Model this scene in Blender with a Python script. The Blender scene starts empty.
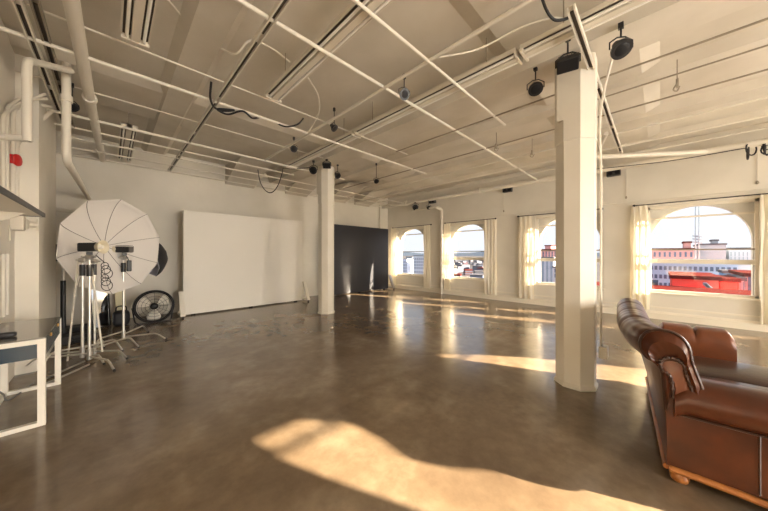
import bpy, bmesh, math, random
from mathutils import Vector, Matrix
PI = math.pi
R = math.radians
C = bpy.context.scene.collection
SC = bpy.context.scene

# ------------------------------------------------------------ camera, world, sun, exposure
cam_d = bpy.data.cameras.new('camera')
cam = bpy.data.objects.new('camera', cam_d); C.objects.link(cam)
cam.location = (0, 0, 1.44)
cam.rotation_euler = (R(90), 0, R(-44.9))
cam_d.sensor_width = 36.0
cam_d.lens = 275.0 / 768.0 * 36.0
cam_d.shift_y = -1.5 / 768.0
cam_d.clip_start = 0.05; cam_d.clip_end = 20000
SC.camera = cam
SC.view_settings.view_transform = 'Standard'
SC.view_settings.look = 'None'
SC.view_settings.gamma = 1
SC.view_settings.use_curve_mapping = False
SC.view_settings.exposure = 0.0
try:
    SC.cycles.use_denoising = True
    SC.cycles.max_bounces = 10
    SC.cycles.diffuse_bounces = 6
    SC.cycles.transparent_max_bounces = 16
    SC.cycles.sample_clamp_indirect = 25
    SC.cycles.blur_glossy = 0.05
except Exception:
    pass

w = bpy.data.worlds.new('sky'); SC.world = w; w.use_nodes = True
nt = w.node_tree; bg = nt.nodes['Background']
tc = nt.nodes.new('ShaderNodeTexCoord'); sep = nt.nodes.new('ShaderNodeSeparateXYZ')
rp = nt.nodes.new('ShaderNodeValToRGB')
nt.links.new(tc.outputs['Generated'], sep.inputs[0]); nt.links.new(sep.outputs['Z'], rp.inputs[0])
rp.color_ramp.elements[0].position = 0.0; rp.color_ramp.elements[0].color = (0.84, 0.86, 0.90, 1)
rp.color_ramp.elements[1].position = 0.7; rp.color_ramp.elements[1].color = (0.60, 0.74, 0.98, 1)
e = rp.color_ramp.elements.new(0.25); e.color = (0.84, 0.88, 0.94, 1)
nt.links.new(rp.outputs[0], bg.inputs[0]); bg.inputs[1].default_value = 1.3

SUN_E, FRONT_W, SIDE_W = 58.0, 235.0, 175.0
sd = bpy.data.lights.new('sun', 'SUN'); sd.energy = SUN_E; sd.color = (1.0, 0.80, 0.56); sd.angle = R(0.5)
sun = bpy.data.objects.new('sun', sd); C.objects.link(sun)
sun.rotation_euler = Vector((-0.44, 1.0, -0.35)).to_track_quat('-Z', 'Y').to_euler()
sun.location = (10, -20, 12)
FW = (1.5, 4.02, 6.25)                       # window centres of the wall behind the camera
def fill_lamp(name, loc, rot, sx, sy, power, col):
    d = bpy.data.lights.new(name, 'AREA'); d.shape = 'RECTANGLE'; d.size = sx; d.size_y = sy
    d.energy = power; d.color = col
    o = bpy.data.objects.new(name, d); C.objects.link(o); o.location = loc; o.rotation_euler = rot
    return o
for x in FW:  # added fill lamps outside the unseen windows, stronger than the sky alone
    fill_lamp('fill_lamp_behind', (x, -5.15, 1.55), (R(90), 0, 0), 1.35, 1.8, FRONT_W * (1.4 if x < 2 else 0.9), (1.0, 0.94, 0.86))
fill_lamp('fill_lamp_side', (9.2, -3.1, 1.55), (R(90), 0, R(90)), 1.35, 1.8, SIDE_W, (1.0, 0.94, 0.86))  # added fill lamp outside the unseen side window

# ------------------------------------------------------------ materials
def mat(name, col, rough=0.6, metal=0.0, spec=0.5, noise=None, bump=None, coat=0.0, emit=None):
    m = bpy.data.materials.new(name); m.use_nodes = True
    nt = m.node_tree; p = nt.nodes['Principled BSDF']
    p.inputs['Base Color'].default_value = (*col, 1); p.inputs['Roughness'].default_value = rough
    p.inputs['Metallic'].default_value = metal; p.inputs['Specular IOR Level'].default_value = spec
    p.inputs['Coat Weight'].default_value = coat
    tc = nt.nodes.new('ShaderNodeTexCoord')
    if noise:                                   # (scale, second colour, detail)
        n = nt.nodes.new('ShaderNodeTexNoise'); n.inputs['Scale'].default_value = noise[0]
        n.inputs['Detail'].default_value = noise[2]
        r = nt.nodes.new('ShaderNodeValToRGB')
        r.color_ramp.elements[0].position = 0.35; r.color_ramp.elements[0].color = (*col, 1)
        r.color_ramp.elements[1].position = 0.65; r.color_ramp.elements[1].color = (*noise[1], 1)
        nt.links.new(tc.outputs['Object'], n.inputs['Vector']); nt.links.new(n.outputs['Fac'], r.inputs[0])
        nt.links.new(r.outputs[0], p.inputs['Base Color'])
    if bump:                                    # (scale, strength, distance)
        n = nt.nodes.new('ShaderNodeTexNoise'); n.inputs['Scale'].default_value = bump[0]; n.inputs['Detail'].default_value = 4
        b = nt.nodes.new('ShaderNodeBump'); b.inputs['Strength'].default_value = bump[1]; b.inputs['Distance'].default_value = bump[2]
        nt.links.new(tc.outputs['Object'], n.inputs['Vector']); nt.links.new(n.outputs['Fac'], b.inputs['Height'])
        nt.links.new(b.outputs[0], p.inputs['Normal'])
    return m

M = {}
M['wall'] = mat('wall_paint', (0.71, 0.675, 0.60), 0.55, noise=(1.3, (0.65, 0.615, 0.54), 4), bump=(9, 0.25, 0.01))
M['ceiling'] = mat('ceiling_paint', (0.62, 0.575, 0.495), 0.65, noise=(1.1, (0.53, 0.485, 0.405), 6), bump=(5, 0.3, 0.02))
M['beam'] = mat('beam_paint', (0.62, 0.575, 0.495), 0.65, noise=(1.7, (0.54, 0.495, 0.415), 5), bump=(6, 0.3, 0.015))
M['column'] = mat('column_paint', (0.70, 0.66, 0.58), 0.45, noise=(2.0, (0.66, 0.615, 0.53), 4), bump=(7, 0.2, 0.01))
M['trim'] = mat('trim_paint', (0.72, 0.67, 0.57), 0.4, bump=(12, 0.1, 0.005))
M['pipe'] = mat('pipe_paint', (0.66, 0.62, 0.54), 0.4, bump=(15, 0.1, 0.004))
M['strut'] = mat('strut_steel', (0.30, 0.26, 0.20), 0.5, 0.3)
M['slot'] = mat('strut_slot_and_gap_shade', (0.07, 0.055, 0.04), 0.7)  # dark tone for strut slots and the painted gap shade in fixtures
M['white'] = mat('white_paint', (0.80, 0.76, 0.68), 0.45, noise=(0.9, (0.76, 0.72, 0.64), 3))
M['backdrop'] = mat('white_flat_paint', (0.76, 0.73, 0.67), 0.5, noise=(0.7, (0.73, 0.70, 0.64), 3))
M['tube'] = mat('fluorescent_glass', (0.84, 0.82, 0.76), 0.2)
M['fixture'] = mat('fixture_enamel', (0.62, 0.57, 0.48), 0.4)
M['black'] = mat('black_plastic', (0.012, 0.012, 0.014), 0.4, bump=(40, 0.1, 0.002))
M['rubber'] = mat('black_rubber', (0.015, 0.015, 0.018), 0.6)
M['lens'] = mat('dark_lens', (0.012, 0.012, 0.014), 0.5, spec=0.2)
M['dark_flat'] = mat('charcoal_paint', (0.014, 0.016, 0.024), 0.38, noise=(1.2, (0.018, 0.020, 0.029), 4), bump=(18, 0.08, 0.004))
M['chrome'] = mat('chrome', (0.72, 0.70, 0.66), 0.36, 0.9)
M['alu'] = mat('brushed_metal', (0.55, 0.53, 0.50), 0.35, 0.9)
M['navy'] = mat('navy_board', (0.012, 0.035, 0.06), 0.25)
M['glassy_top'] = mat('desk_top', (0.16, 0.15, 0.135), 0.18, coat=0.5)
M['red'] = mat('red_enamel', (0.5, 0.01, 0.01), 0.35)
M['amber'] = mat('amber_finish', (0.75, 0.38, 0.05), 0.4)
M['leather'] = mat('brown_leather', (0.052, 0.013, 0.004), 0.30, noise=(6, (0.088, 0.022, 0.006), 6), bump=(40, 0.16, 0.004), coat=0.0, spec=0.35)
M['leather_dark'] = mat('dark_brown_leather', (0.022, 0.008, 0.005), 0.28, noise=(5, (0.05, 0.018, 0.010), 5), bump=(50, 0.3, 0.004), coat=0.25)
M['leather_tan'] = mat('tan_leather', (0.165, 0.045, 0.012), 0.36, noise=(8, (0.12, 0.032, 0.009), 5), bump=(60, 0.25, 0.004), coat=0.1)
M['wood'] = mat('orange_wood', (0.38, 0.14, 0.03), 0.35, noise=(9, (0.26, 0.09, 0.02), 5))
M['nylon'] = mat('white_nylon', (0.72, 0.69, 0.66), 0.55, bump=(8, 0.25, 0.01))
M['nylon_blue'] = mat('lavender_white_nylon', (0.62, 0.62, 0.72), 0.5, bump=(6, 0.3, 0.01))
M['seam'] = mat('grey_seam', (0.16, 0.15, 0.14), 0.6)
M['reflector'] = mat('dish_reflector', (0.72, 0.66, 0.52), 0.35, 0.3)
M['foil'] = mat('mirror_silver', (0.85, 0.87, 0.88), 0.06, 1.0)
M['cream'] = mat('cream_board', (0.85, 0.78, 0.52), 0.5)
M['asphalt'] = mat('city_ground', (0.085, 0.085, 0.095), 0.9, noise=(0.02, (0.13, 0.125, 0.13), 8))
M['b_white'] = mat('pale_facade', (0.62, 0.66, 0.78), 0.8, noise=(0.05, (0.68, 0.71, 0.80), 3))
M['b_red'] = mat('red_roofing', (0.80, 0.14, 0.11), 0.8, noise=(0.1, (0.86, 0.17, 0.13), 3))
M['b_brick'] = mat('pink_brick', (0.66, 0.32, 0.30), 0.8, noise=(0.2, (0.72, 0.40, 0.37), 4))
M['b_grey'] = mat('grey_blue_cladding', (0.36, 0.42, 0.48), 0.7)
M['b_pale'] = mat('hazy_facade', (0.72, 0.73, 0.78), 0.8, noise=(0.02, (0.62, 0.63, 0.68), 3))  # distance haze put into the pale facade colour
M['b_beige'] = mat('beige_facade', (0.74, 0.68, 0.66), 0.8)
M['b_blue'] = mat('blue_facade', (0.22, 0.44, 0.68), 0.8)
M['r_pale_dim'] = mat('pale_roof_sun_dimmed', (0.13, 0.13, 0.15), 0.9, noise=(0.05, (0.10, 0.10, 0.12), 4))  # roof colour darkened to offset the strong sun on top faces
M['r_red_dim'] = mat('red_roof_sun_dimmed', (0.13, 0.025, 0.022), 0.9, noise=(0.1, (0.11, 0.02, 0.018), 4))  # dark copy of the red for sunlit tops
M['b_win'] = mat('facade_window_glass', (0.13, 0.16, 0.24), 0.25)
M['hill'] = mat('hazy_hill', (0.055, 0.075, 0.11), 0.95, noise=(0.002, (0.065, 0.085, 0.12), 5))  # bluish distance haze put into the hill colour
for nm, c in (('f_pale', (.10, .11, .14)), ('f_beige', (.12, .105, .105)), ('f_white', (.14, .15, .18)), ('f_brick', (.12, .055, .055)), ('f_grey', (.06, .075, .10))): M[nm] = mat(nm, c, .85, noise=(.05, tuple(v * .8 for v in c), 3))  # far facade colours, dimmed to offset the strong sun

for k_ in M:
    if k_[:2] in ('b_', 'r_', 'f_') and k_ != 'b_win' or k_ in ('asphalt', 'hill'): M[k_].node_tree.nodes['Principled BSDF'].inputs['Specular IOR Level'].default_value = 0.0

# polished concrete floor
m = mat('polished_concrete', (0.2, 0.15, 0.1), 0.2); M['floor'] = m
nt = m.node_tree; p = nt.nodes['Principled BSDF']; tc = nt.nodes['Texture Coordinate'] if 'Texture Coordinate' in nt.nodes else nt.nodes.new('ShaderNodeTexCoord')
n1 = nt.nodes.new('ShaderNodeTexNoise'); n1.inputs['Scale'].default_value = 1.6; n1.inputs['Detail'].default_value = 6; n1.inputs['Roughness'].default_value = 0.6; n1.inputs['Distortion'].default_value = 0.0
n2 = nt.nodes.new('ShaderNodeTexNoise'); n2.inputs['Scale'].default_value = 7; n2.inputs['Detail'].default_value = 4; n2.inputs['Roughness'].default_value = 0.65
r1 = nt.nodes.new('ShaderNodeValToRGB')
r1.color_ramp.elements[0].position = 0.22; r1.color_ramp.elements[0].color = (0.165, 0.115, 0.074, 1)
r1.color_ramp.elements[1].position = 0.80; r1.color_ramp.elements[1].color = (0.44, 0.345, 0.24, 1)
e = r1.color_ramp.elements.new(0.5); e.color = (0.250, 0.182, 0.118, 1)
mx = nt.nodes.new('ShaderNodeMix'); mx.data_type = 'RGBA'; mx.blend_type = 'MULTIPLY'; mx.inputs[0].default_value = 0.5
nt.links.new(tc.outputs['Object'], n1.inputs['Vector']); nt.links.new(tc.outputs['Object'], n2.inputs['Vector'])
nt.links.new(n1.outputs['Fac'], r1.inputs[0]); nt.links.new(r1.outputs[0], mx.inputs[6]); nt.links.new(n2.outputs['Fac'], mx.inputs[7])
nt.links.new(mx.outputs[2], p.inputs['Base Color'])
rr = nt.nodes.new('ShaderNodeMapRange'); rr.inputs[1].default_value = 0.3; rr.inputs[2].default_value = 0.7; rr.inputs[3].default_value = 0.18; rr.inputs[4].default_value = 0.19
nt.links.new(n1.outputs['Fac'], rr.inputs[0]); nt.links.new(rr.outputs[0], p.inputs['Roughness'])
p.inputs['Specular IOR Level'].default_value = 0.7
p.inputs['IOR'].default_value = 1.6

def mix_mat(name, a_node, b_node, fac):
    m = bpy.data.materials.new(name); m.use_nodes = True; nt = m.node_tree
    nt.nodes.remove(nt.nodes['Principled BSDF'])
    a = nt.nodes.new(a_node[0]); b = nt.nodes.new(b_node[0])
    for nd, (t, props) in ((a, a_node), (b, b_node)):
        for k, v in props.items(): nd.inputs[k].default_value = v
    s = nt.nodes.new('ShaderNodeMixShader')
    if fac == 'fresnel':
        f = nt.nodes.new('ShaderNodeFresnel'); f.inputs[0].default_value = 1.3; nt.links.new(f.outputs[0], s.inputs[0])
    else: s.inputs[0].default_value = fac
    nt.links.new(a.outputs[0], s.inputs[1]); nt.links.new(b.outputs[0], s.inputs[2])
    nt.links.new(s.outputs[0], nt.nodes['Material Output'].inputs[0])
    return m
M['glass'] = mix_mat('window_glass', ('ShaderNodeBsdfTransparent', {'Color': (0.97, 0.98, 0.99, 1)}), ('ShaderNodeBsdfGlossy', {'Roughness': 0.02}), 0.04)
M['curtain'] = mix_mat('sheer_curtain', ('ShaderNodeBsdfTranslucent', {'Color': (0.93, 0.88, 0.75, 1)}), ('ShaderNodeBsdfDiffuse', {'Color': (0.88, 0.84, 0.74, 1)}), 0.5)

# ------------------------------------------------------------ helpers
WM = {}                                        # world matrices kept by hand
def wm(o): return WM.get(o.name, Matrix.Identity(4))
def tag(o, label=None, cat=None, group=None, kind=None):
    if label: o['label'] = label
    if cat: o['category'] = cat
    if group: o['group'] = group
    if kind: o['kind'] = kind
    return o
def thing(name, label, cat, loc=(0, 0, 0), rz=0, group=None):
    o = bpy.data.objects.new(name, None); C.objects.link(o); o.empty_display_size = 0.1
    o.location = loc; o.rotation_euler = (0, 0, rz)
    WM[o.name] = Matrix.Translation(loc) @ Matrix.Rotation(rz, 4, 'Z')
    return tag(o, label, cat, group)
def obj(name, bm, m, parent=None, smooth=False, local=False):
    """Links bm as one mesh. World-space geometry, or the parent's own space when local."""
    me = bpy.data.meshes.new(name); bmesh.ops.recalc_face_normals(bm, faces=bm.faces)
    if parent is not None:
        if not local: bm.transform(wm(parent).inverted())
        mw = wm(parent)
    else:
        xs = [v.co for v in bm.verts]
        lo = Vector((min(v.x for v in xs), min(v.y for v in xs), min(v.z for v in xs)))
        hi = Vector((max(v.x for v in xs), max(v.y for v in xs), max(v.z for v in xs)))
        org = Vector(((lo.x + hi.x) / 2, (lo.y + hi.y) / 2, lo.z))
        bm.transform(Matrix.Translation(-org)); mw = Matrix.Translation(org)
    bm.to_mesh(me); bm.free(); me.materials.append(M[m] if isinstance(m, str) else m)
    if smooth:
        for f in me.polygons: f.use_smooth = True
        try: me.set_sharp_from_angle(angle=R(smooth if smooth is not True else 45))
        except Exception: pass
    o = bpy.data.objects.new(name, me); C.objects.link(o)
    if parent is not None: o.parent = parent
    else: o.location = mw.translation
    WM[o.name] = mw
    return o
def B(): return bmesh.new()
def box(bm, x0, x1, y0, y1, z0, z1, bev=0.0):
    t = B()
    bmesh.ops.create_cube(t, size=1)
    for v in t.verts: v.co = Vector(((x0 + x1) / 2 + v.co.x * (x1 - x0), (y0 + y1) / 2 + v.co.y * (y1 - y0), (z0 + z1) / 2 + v.co.z * (z1 - z0)))
    if bev: bmesh.ops.bevel(t, geom=t.edges[:], offset=bev, segments=2, profile=0.6, affect='EDGES')
    merge(bm, t); return bm
def merge(bm, t, mtx=None):
    if mtx: t.transform(mtx)
    me = bpy.data.meshes.new('tmp'); t.to_mesh(me); t.free(); bm.from_mesh(me); bpy.data.meshes.remove(me)
def tube(bm, pts, r, seg=10, closed=False, r_end=None):
    pts = [Vector(p) for p in pts]; n = len(pts); rings = []
    prev = None
    for i, p in enumerate(pts):
        if closed: d = pts[(i + 1) % n] - pts[i - 1]
        else: d = (pts[min(i + 1, n - 1)] - pts[max(i - 1, 0)])
        d.normalize()
        a = prev if prev is not None else (Vector((0, 0, 1)) if abs(d.z) < 0.9 else Vector((1, 0, 0)))
        u = (a - d * a.dot(d)).normalized(); prev = u; v = d.cross(u)
        rad = r if r_end is None else r + (r_end - r) * i / (n - 1)
        rings.append([bm.verts.new(p + (u * math.cos(2 * PI * k / seg) + v * math.sin(2 * PI * k / seg)) * rad) for k in range(seg)])
    m = n if closed else n - 1
    for i in range(m):
        a, b = rings[i], rings[(i + 1) % n]
        for k in range(seg): bm.faces.new((a[k], a[(k + 1) % seg], b[(k + 1) % seg], b[k]))
    if not closed:
        bm.faces.new(rings[0][::-1]); bm.faces.new(rings[-1])
    return bm
def curve_pts(pts, k=6):
    """Catmull-Rom through the points."""
    P = [Vector(p) for p in pts]; P = [2 * P[0] - P[1]] + P + [2 * P[-1] - P[-2]]; out = []
    for i in range(1, len(P) - 2):
        for j in range(k):
            t = j / k
            out.append(0.5 * ((2 * P[i]) + (P[i + 1] - P[i - 1]) * t + (2 * P[i - 1] - 5 * P[i] + 4 * P[i + 1] - P[i + 2]) * t * t + (3 * P[i] - P[i - 1] - 3 * P[i + 1] + P[i + 2]) * t ** 3))
    out.append(P[-2]); return out
def lathe(bm, prof, seg=24, mtx=None):
    t = B(); rings = []
    for r, z in prof:
        rings.append([t.verts.new((max(r, 1e-4) * math.cos(2 * PI * k / seg), max(r, 1e-4) * math.sin(2 * PI * k / seg), z)) for k in range(seg)])
    for a, b in zip(rings, rings[1:]):
        for k in range(seg): t.faces.new((a[k], a[(k + 1) % seg], b[(k + 1) % seg], b[k]))
    t.faces.new(rings[0][::-1]); t.faces.new(rings[-1])
    merge(bm, t, mtx); return bm
def cylz(bm, x, y, z0, z1, r, seg=16): return lathe(bm, [(r, z0), (r, z1)], seg, Matrix.Translation((x, y, 0)))
def look(loc, d):
    """matrix whose local +Z points along d"""
    return Matrix.Translation(loc) @ Vector(d).to_track_quat('Z', 'Y').to_matrix().to_4x4()
def prism(bm, poly, axis, a, b):
    """poly in the two remaining axes, extruded along axis from a to b"""
    def P(u, v, s):
        return {'x': (s, u, v), 'y': (u, s, v), 'z': (u, v, s)}[axis]
    A = [bm.verts.new(P(u, v, a)) for u, v in poly]; Bv = [bm.verts.new(P(u, v, b)) for u, v in poly]
    n = len(poly)
    bm.faces.new(A); bm.faces.new(Bv[::-1])
    for i in range(n): bm.faces.new((A[i], A[(i + 1) % n], Bv[(i + 1) % n], Bv[i]))
    return bm
def superbox(bm, c, s, e=5.0, cuts=7, bulge=0.0, mtx=None):
    t = B(); bmesh.ops.create_cube(t, size=2)
    bmesh.ops.subdivide_edges(t, edges=t.edges[:], cuts=cuts, use_grid_fill=True)
    for v in t.verts:
        a = max(abs(v.co.x), abs(v.co.y), abs(v.co.z)); q = (abs(v.co.x) ** e + abs(v.co.y) ** e + abs(v.co.z) ** e) ** (1 / e)
        p = v.co * (a / q)
        if bulge and p.z > 0: p.z *= 1 + bulge * (1 - p.x ** 2) * (1 - p.y ** 2)
        v.co = Vector((c[0] + p.x * s[0] / 2, c[1] + p.y * s[1] / 2, c[2] + p.z * s[2] / 2))
    merge(bm, t, mtx); return bm
def dup(root, loc, rz=None, label=None, group=None):
    def cp(o, par):
        c = o.copy(); C.objects.link(c)
        if par: c.parent = par
        for ch in [x for x in KIDS.get(o.name, [])]: KIDS.setdefault(c.name, []).append(cp(ch, c))
        return c
    r = cp(root, None); r.location = loc
    if rz is not None: r.rotation_euler = rz if isinstance(rz, tuple) else (0, 0, rz)
    if label: r['label'] = label
    if group: r['group'] = group
    return r
KIDS = {}
def index_kids():
    KIDS.clear()
    for o in C.objects:
        if o.parent: KIDS.setdefault(o.parent.name, []).append(o)
def struct(name, bm, m, parent=None, smooth=False):
    o = obj(name, bm, m, parent, smooth)
    if parent is None: o['kind'] = 'structure'
    return o

# ------------------------------------------------------------ shell
XL, XR, YF, YB, ZC = -0.8, 8.62, -4.65, 8.42, 3.88
bm = B(); box(bm, XL - 1.2, XR + 0.5, YF - 0.5, YB + 0.4, -0.3, 0.0); struct('floor', bm, 'floor')
bm = B(); box(bm, XL - 1.2, XR + 0.5, YF - 0.5, YB + 0.4, ZC, ZC + 0.3); ceil = struct('ceiling', bm, 'ceiling')
for x, wd, zb in ((0.74, 0.30, 3.79), (3.70, 0.50, 3.60), (5.15, 0.26, 3.77), (6.60, 0.30, 3.77), (8.05, 0.30, 3.77)):
    bm = B(); prism(bm, [(x - wd / 2, zb), (x + wd / 2, zb), (x + wd / 2 + 0.10, ZC + .01), (x - wd / 2 - 0.10, ZC + .01)], 'y', YF, YB)
    struct('beam', bm, 'beam', ceil)
for y in (-4.0, 0.72, 5.75):
    bm = B(); prism(bm, [(y - 0.55, ZC - 0.06), (y + 0.55, ZC - 0.06), (y + 0.75, ZC + .01), (y - 0.75, ZC + .01)], 'x', XL, XR)
    struct('drop_panel', bm, 'beam', ceil)
bm = B()
for x in (2.99, 4.7, 6.3, 7.5):                # haunches where the ribs meet the back wall
    prism(bm, [(YB, 3.36), (YB, ZC), (YB - 1.3, ZC - .1), (YB - 1.1, 3.75)], 'x', x - 0.75, x)
struct('haunch', bm, 'beam', ceil)
# back wall, left wall with pilaster and recess
bm = B(); box(bm, -2.0, XR + 0.5, YB, YB + 0.3, 0, ZC); struct('wall_back', bm, 'wall')
bm = B(); box(bm, -2.0, XL, YF - .5, 5.4, 0, ZC)
box(bm, -2.0, -0.62, 5.4, 6.9, 0, ZC); box(bm, -2.0, -1.6, 6.9, YB, 0, ZC)
wl = struct('wall_left', bm, 'wall')
def arch_wall(bm, axis, face0, face1, lo, hi, wins, z0=0.60, zs=1.72, zt=2.46, hw=0.70, ztop=ZC):
    """masonry with arched openings, wins = centres, extruded between face0 and face1"""
    other = axis
    cur = lo
    for c in sorted(wins):
        prism(bm, [(cur, 0), (c - hw, 0), (c - hw, ztop), (cur, ztop)], other, face0, face1)
        prism(bm, [(c - hw, 0), (c + hw, 0), (c + hw, z0), (c - hw, z0)], other, face0, face1)
        n = 20; prev = None
        for i in range(n):                      # strips above the arch
            a0, a1 = PI * i / n, PI * (i + 1) / n
            p0 = (c - hw * math.cos(a0), zs + (zt - zs) * math.sin(a0)); p1 = (c - hw * math.cos(a1), zs + (zt - zs) * math.sin(a1))
            prism(bm, [p0, p1, (p1[0], ztop), (p0[0], ztop)], other, face0, face1)
        cur = c + hw
    prism(bm, [(cur, 0), (hi, 0), (hi, ztop), (cur, ztop)], other, face0, face1)
    return bm
RW = (7.13, 4.62, 1.75, -0.56, -3.1)           # window centres of the window wall
def rect_wall(bm, axis, face0, face1, lo, hi, wins, hw=0.76, z0=0.58, zt=2.50):
    cur = lo
    for c in sorted(wins):
        prism(bm, [(cur, 0), (c - hw, 0), (c - hw, ZC), (cur, ZC)], axis, face0, face1)
        prism(bm, [(c - hw, 0), (c + hw, 0), (c + hw, z0), (c - hw, z0)], axis, face0, face1)
        prism(bm, [(c - hw, zt), (c + hw, zt), (c + hw, ZC), (c - hw, ZC)], axis, face0, face1)
        cur = c + hw
    prism(bm, [(cur, 0), (hi, 0), (hi, ZC), (cur, ZC)], axis, face0, face1)
bm = B(); rect_wall(bm, 'x', XR, XR + 0.14, YF - .5, YB, RW); arch_wall(bm, 'x', XR + 0.14, XR + 0.27, YF - .5, YB, RW, z0=0.50)
struct('wall_right', bm, 'wall')
bm = B(); rect_wall(bm, 'y', YF - 0.14, YF, XL, XR + .27, FW, zt=2.58); arch_wall(bm, 'y', YF - 0.27, YF - 0.14, XL, XR + .27, FW, hw=0.7, zt=2.55)
struct('wall_front', bm, 'wall')
bm = B(); prism(bm, [(XR, 0), (XR - 0.05, 0), (XR - 0.05, 0.13), (XR - 0.02, 0.17), (XR, 0.17)], 'y', YF, YB); struct('baseboard_right', bm, 'trim')
bm = B(); prism(bm, [(XR, 0.24), (XR - 0.018, 0.24), (XR - 0.018, 0.27), (XR, 0.27)], 'y', YF, YB); struct('trim_1', bm, 'trim')
# windows
for i, c in enumerate(RW):
    root = bpy.data.objects.new('window_%d' % (i + 1), None); C.objects.link(root); root['kind'] = 'structure'
    root.location = (XR, c, 0.6); WM[root.name] = Matrix.Translation(root.location)
    x0, x1 = XR + 0.05, XR + 0.13
    bm = B()
    for s in (-1, 1): box(bm, x0, x1, c + s * 0.75 - 0.035, c + s * 0.75 + 0.035, 0.58, 2.5)
    box(bm, x0, x1, c - .76, c + .76, 0.58, 0.64); box(bm, x0, x1, c - .76, c + .76, 2.44, 2.5)
    obj('window_frame', bm, 'trim', root)
    bm = B()
    if i != 0: box(bm, x0 + 0.01, x1 - 0.01, c - .72, c + .72, 1.235, 1.325)
    box(bm, x0 + 0.02, x1 - 0.01, c - .72, c + .72, 2.215, 2.25)
    obj('sash_rail', bm, 'trim', root)
    bm = B(); box(bm, x0 + 0.015, x1 - 0.02, c - .72, c + .72, 1.52, 1.548); obj('meeting_rail', bm, 'strut', root)
    bm = B(); box(bm, x0 + 0.04, x0 + 0.046, c - .72, c + .72, 0.63, 2.45); obj('pane', bm, 'glass', root)
    bm = B(); box(bm, XR - 0.05, XR + 0.06, c - .80, c + .80, 0.555, 0.59, 0.006); obj('window_sill', bm, 'trim', root)
for j, c in enumerate(FW):
    root = bpy.data.objects.new('window_%d' % (j + 6), None); C.objects.link(root); root['kind'] = 'structure'
    root.location = (c, YF, 0.6); WM[root.name] = Matrix.Translation(root.location)
    y0, y1 = YF - 0.13, YF - 0.05
    bm = B()
    for s in (-1, 1): box(bm, c + s * 0.75 - 0.035, c + s * 0.75 + 0.035, y0, y1, 0.58, 2.5)
    box(bm, c - .76, c + .76, y0, y1, 0.58, 0.64); box(bm, c - .76, c + .76, y0, y1, 2.44, 2.5); obj('window_frame', bm, 'trim', root)
    bm = B(); box(bm, c - .72, c + .72, y0 + .01, y1 - .01, 1.235, 1.325); box(bm, c - .72, c + .72, y0 + .01, y1 - .02, 2.335, 2.358); box(bm, c - .72, c + .72, y0 + .01, y1 - .02, 1.52, 1.55)
    obj('sash_rail', bm, 'trim', root)

# ------------------------------------------------------------ columns
def column(x, y, label):
    t = thing('column', label, 'column', (x, y, 0))
    r = 0.192
    bm = B(); lathe(bm, [(r + .015, 0), (r + .015, 0.03), (r, 0.05), (r, 2.68)], 8, Matrix.Translation((x, y, 0)) @ Matrix.Rotation(PI / 8, 4, 'Z')); obj('shaft', bm, 'column', t)
    bm = B(); lathe(bm, [(r + .008, 2.66), (r + .008, 3.56)], 8, Matrix.Translation((x, y, 0)) @ Matrix.Rotation(PI / 8, 4, 'Z'))
    box(bm, x - .185, x - .05, y - .06, y + .14, 2.9, 3.54); obj('upper_casing', bm, 'column', t)
    return t
column(3.68, 0.665, 'cream octagonal column in the foreground beside the brown leather sofa')
column(3.76, 5.78, 'cream octagonal column between the white flat and the dark flat')

# ------------------------------------------------------------ scenery flats
def flat(name, x0, x1, y, z1, m, label, brace_sides, mb):
    t = thing(name, label, 'backdrop flat', ((x0 + x1) / 2, y, 0))
    bm = B(); box(bm, x0, x1, y, y + 0.09, 0.03, z1, 0.004); obj('panel', bm, m, t)
    for s, bx in brace_sides:
        bm = B()
        box(bm, bx - 0.045, bx + 0.045, y - 0.30, y + 0.14, 0.05, 0.11)
        prism(bm, [(y - 0.30, 0.06), (y - 0.22, 0.06), (y + 0.02, 0.58), (y - 0.05, 0.58)], 'x', bx - 0.045, bx + 0.045)
        br = obj('brace', bm, mb, t)
        bm = B()
        for yy in (y - 0.27,): lathe(bm, [(0.028, -0.015), (0.028, 0.015)], 14, look((bx, yy, 0.028), (1, 0, 0)))
        obj('caster', bm, 'rubber', br, True)
    for k in range(3):
        bm = B(); xx = x0 + 0.2 + (x1 - x0 - 0.4) * k / 2; box(bm, xx - .04, xx + .04, y + .02, y + .08, 0, 0.03); obj('foot_block', bm, 'rubber', t)
    return t
flat('white_flat', 1.20, 4.19, 7.76, 2.45, 'backdrop', 'large freestanding white painted flat on casters before the back wall', ((-1, 1.15), (1, 4.24)), 'white')
flat('dark_flat', 5.10, 8.14, 7.92, 2.47, 'dark_flat', 'large freestanding charcoal painted flat in the far corner beside the windows', ((1, 8.19),), 'alu')

# ------------------------------------------------------------ curtains
def curtain(yc, wd, label, z0=0.15, x=XR - 0.10, axis='y', seed=0, waves=None, tie=None):
    random.seed(seed); bm = B(); n = 60; waves = waves or max(3, int(wd / 0.10)); rows = 26
    ph = random.random() * 6; grid = []
    for j in range(rows + 1):
        z = 2.535 + (z0 - 2.535) * j / rows; row = []
        sp = 1.0 + 0.10 * (j / rows) + 0.05 * math.sin(j * 0.4 + ph)
        for i in range(n + 1):
            t = i / n - 0.5
            off = 0.028 * math.sin(2 * PI * waves * t + ph + 0.35 * math.sin(j * .3)) * (0.7 + 0.5 * j / rows)
            a = yc + t * wd * sp + 0.008 * math.sin(j * 0.5 + i * .3)
            row.append(bm.verts.new((x + off, a, z) if axis == 'y' else (a, x + off, z)))
        grid.append(row)
    for j in range(rows):
        for i in range(n): bm.faces.new((grid[j][i], grid[j][i + 1], grid[j + 1][i + 1], grid[j + 1][i]))
    o = obj('curtain', bm, 'curtain', None, 80)
    return tag(o, label, 'curtain')
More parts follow.
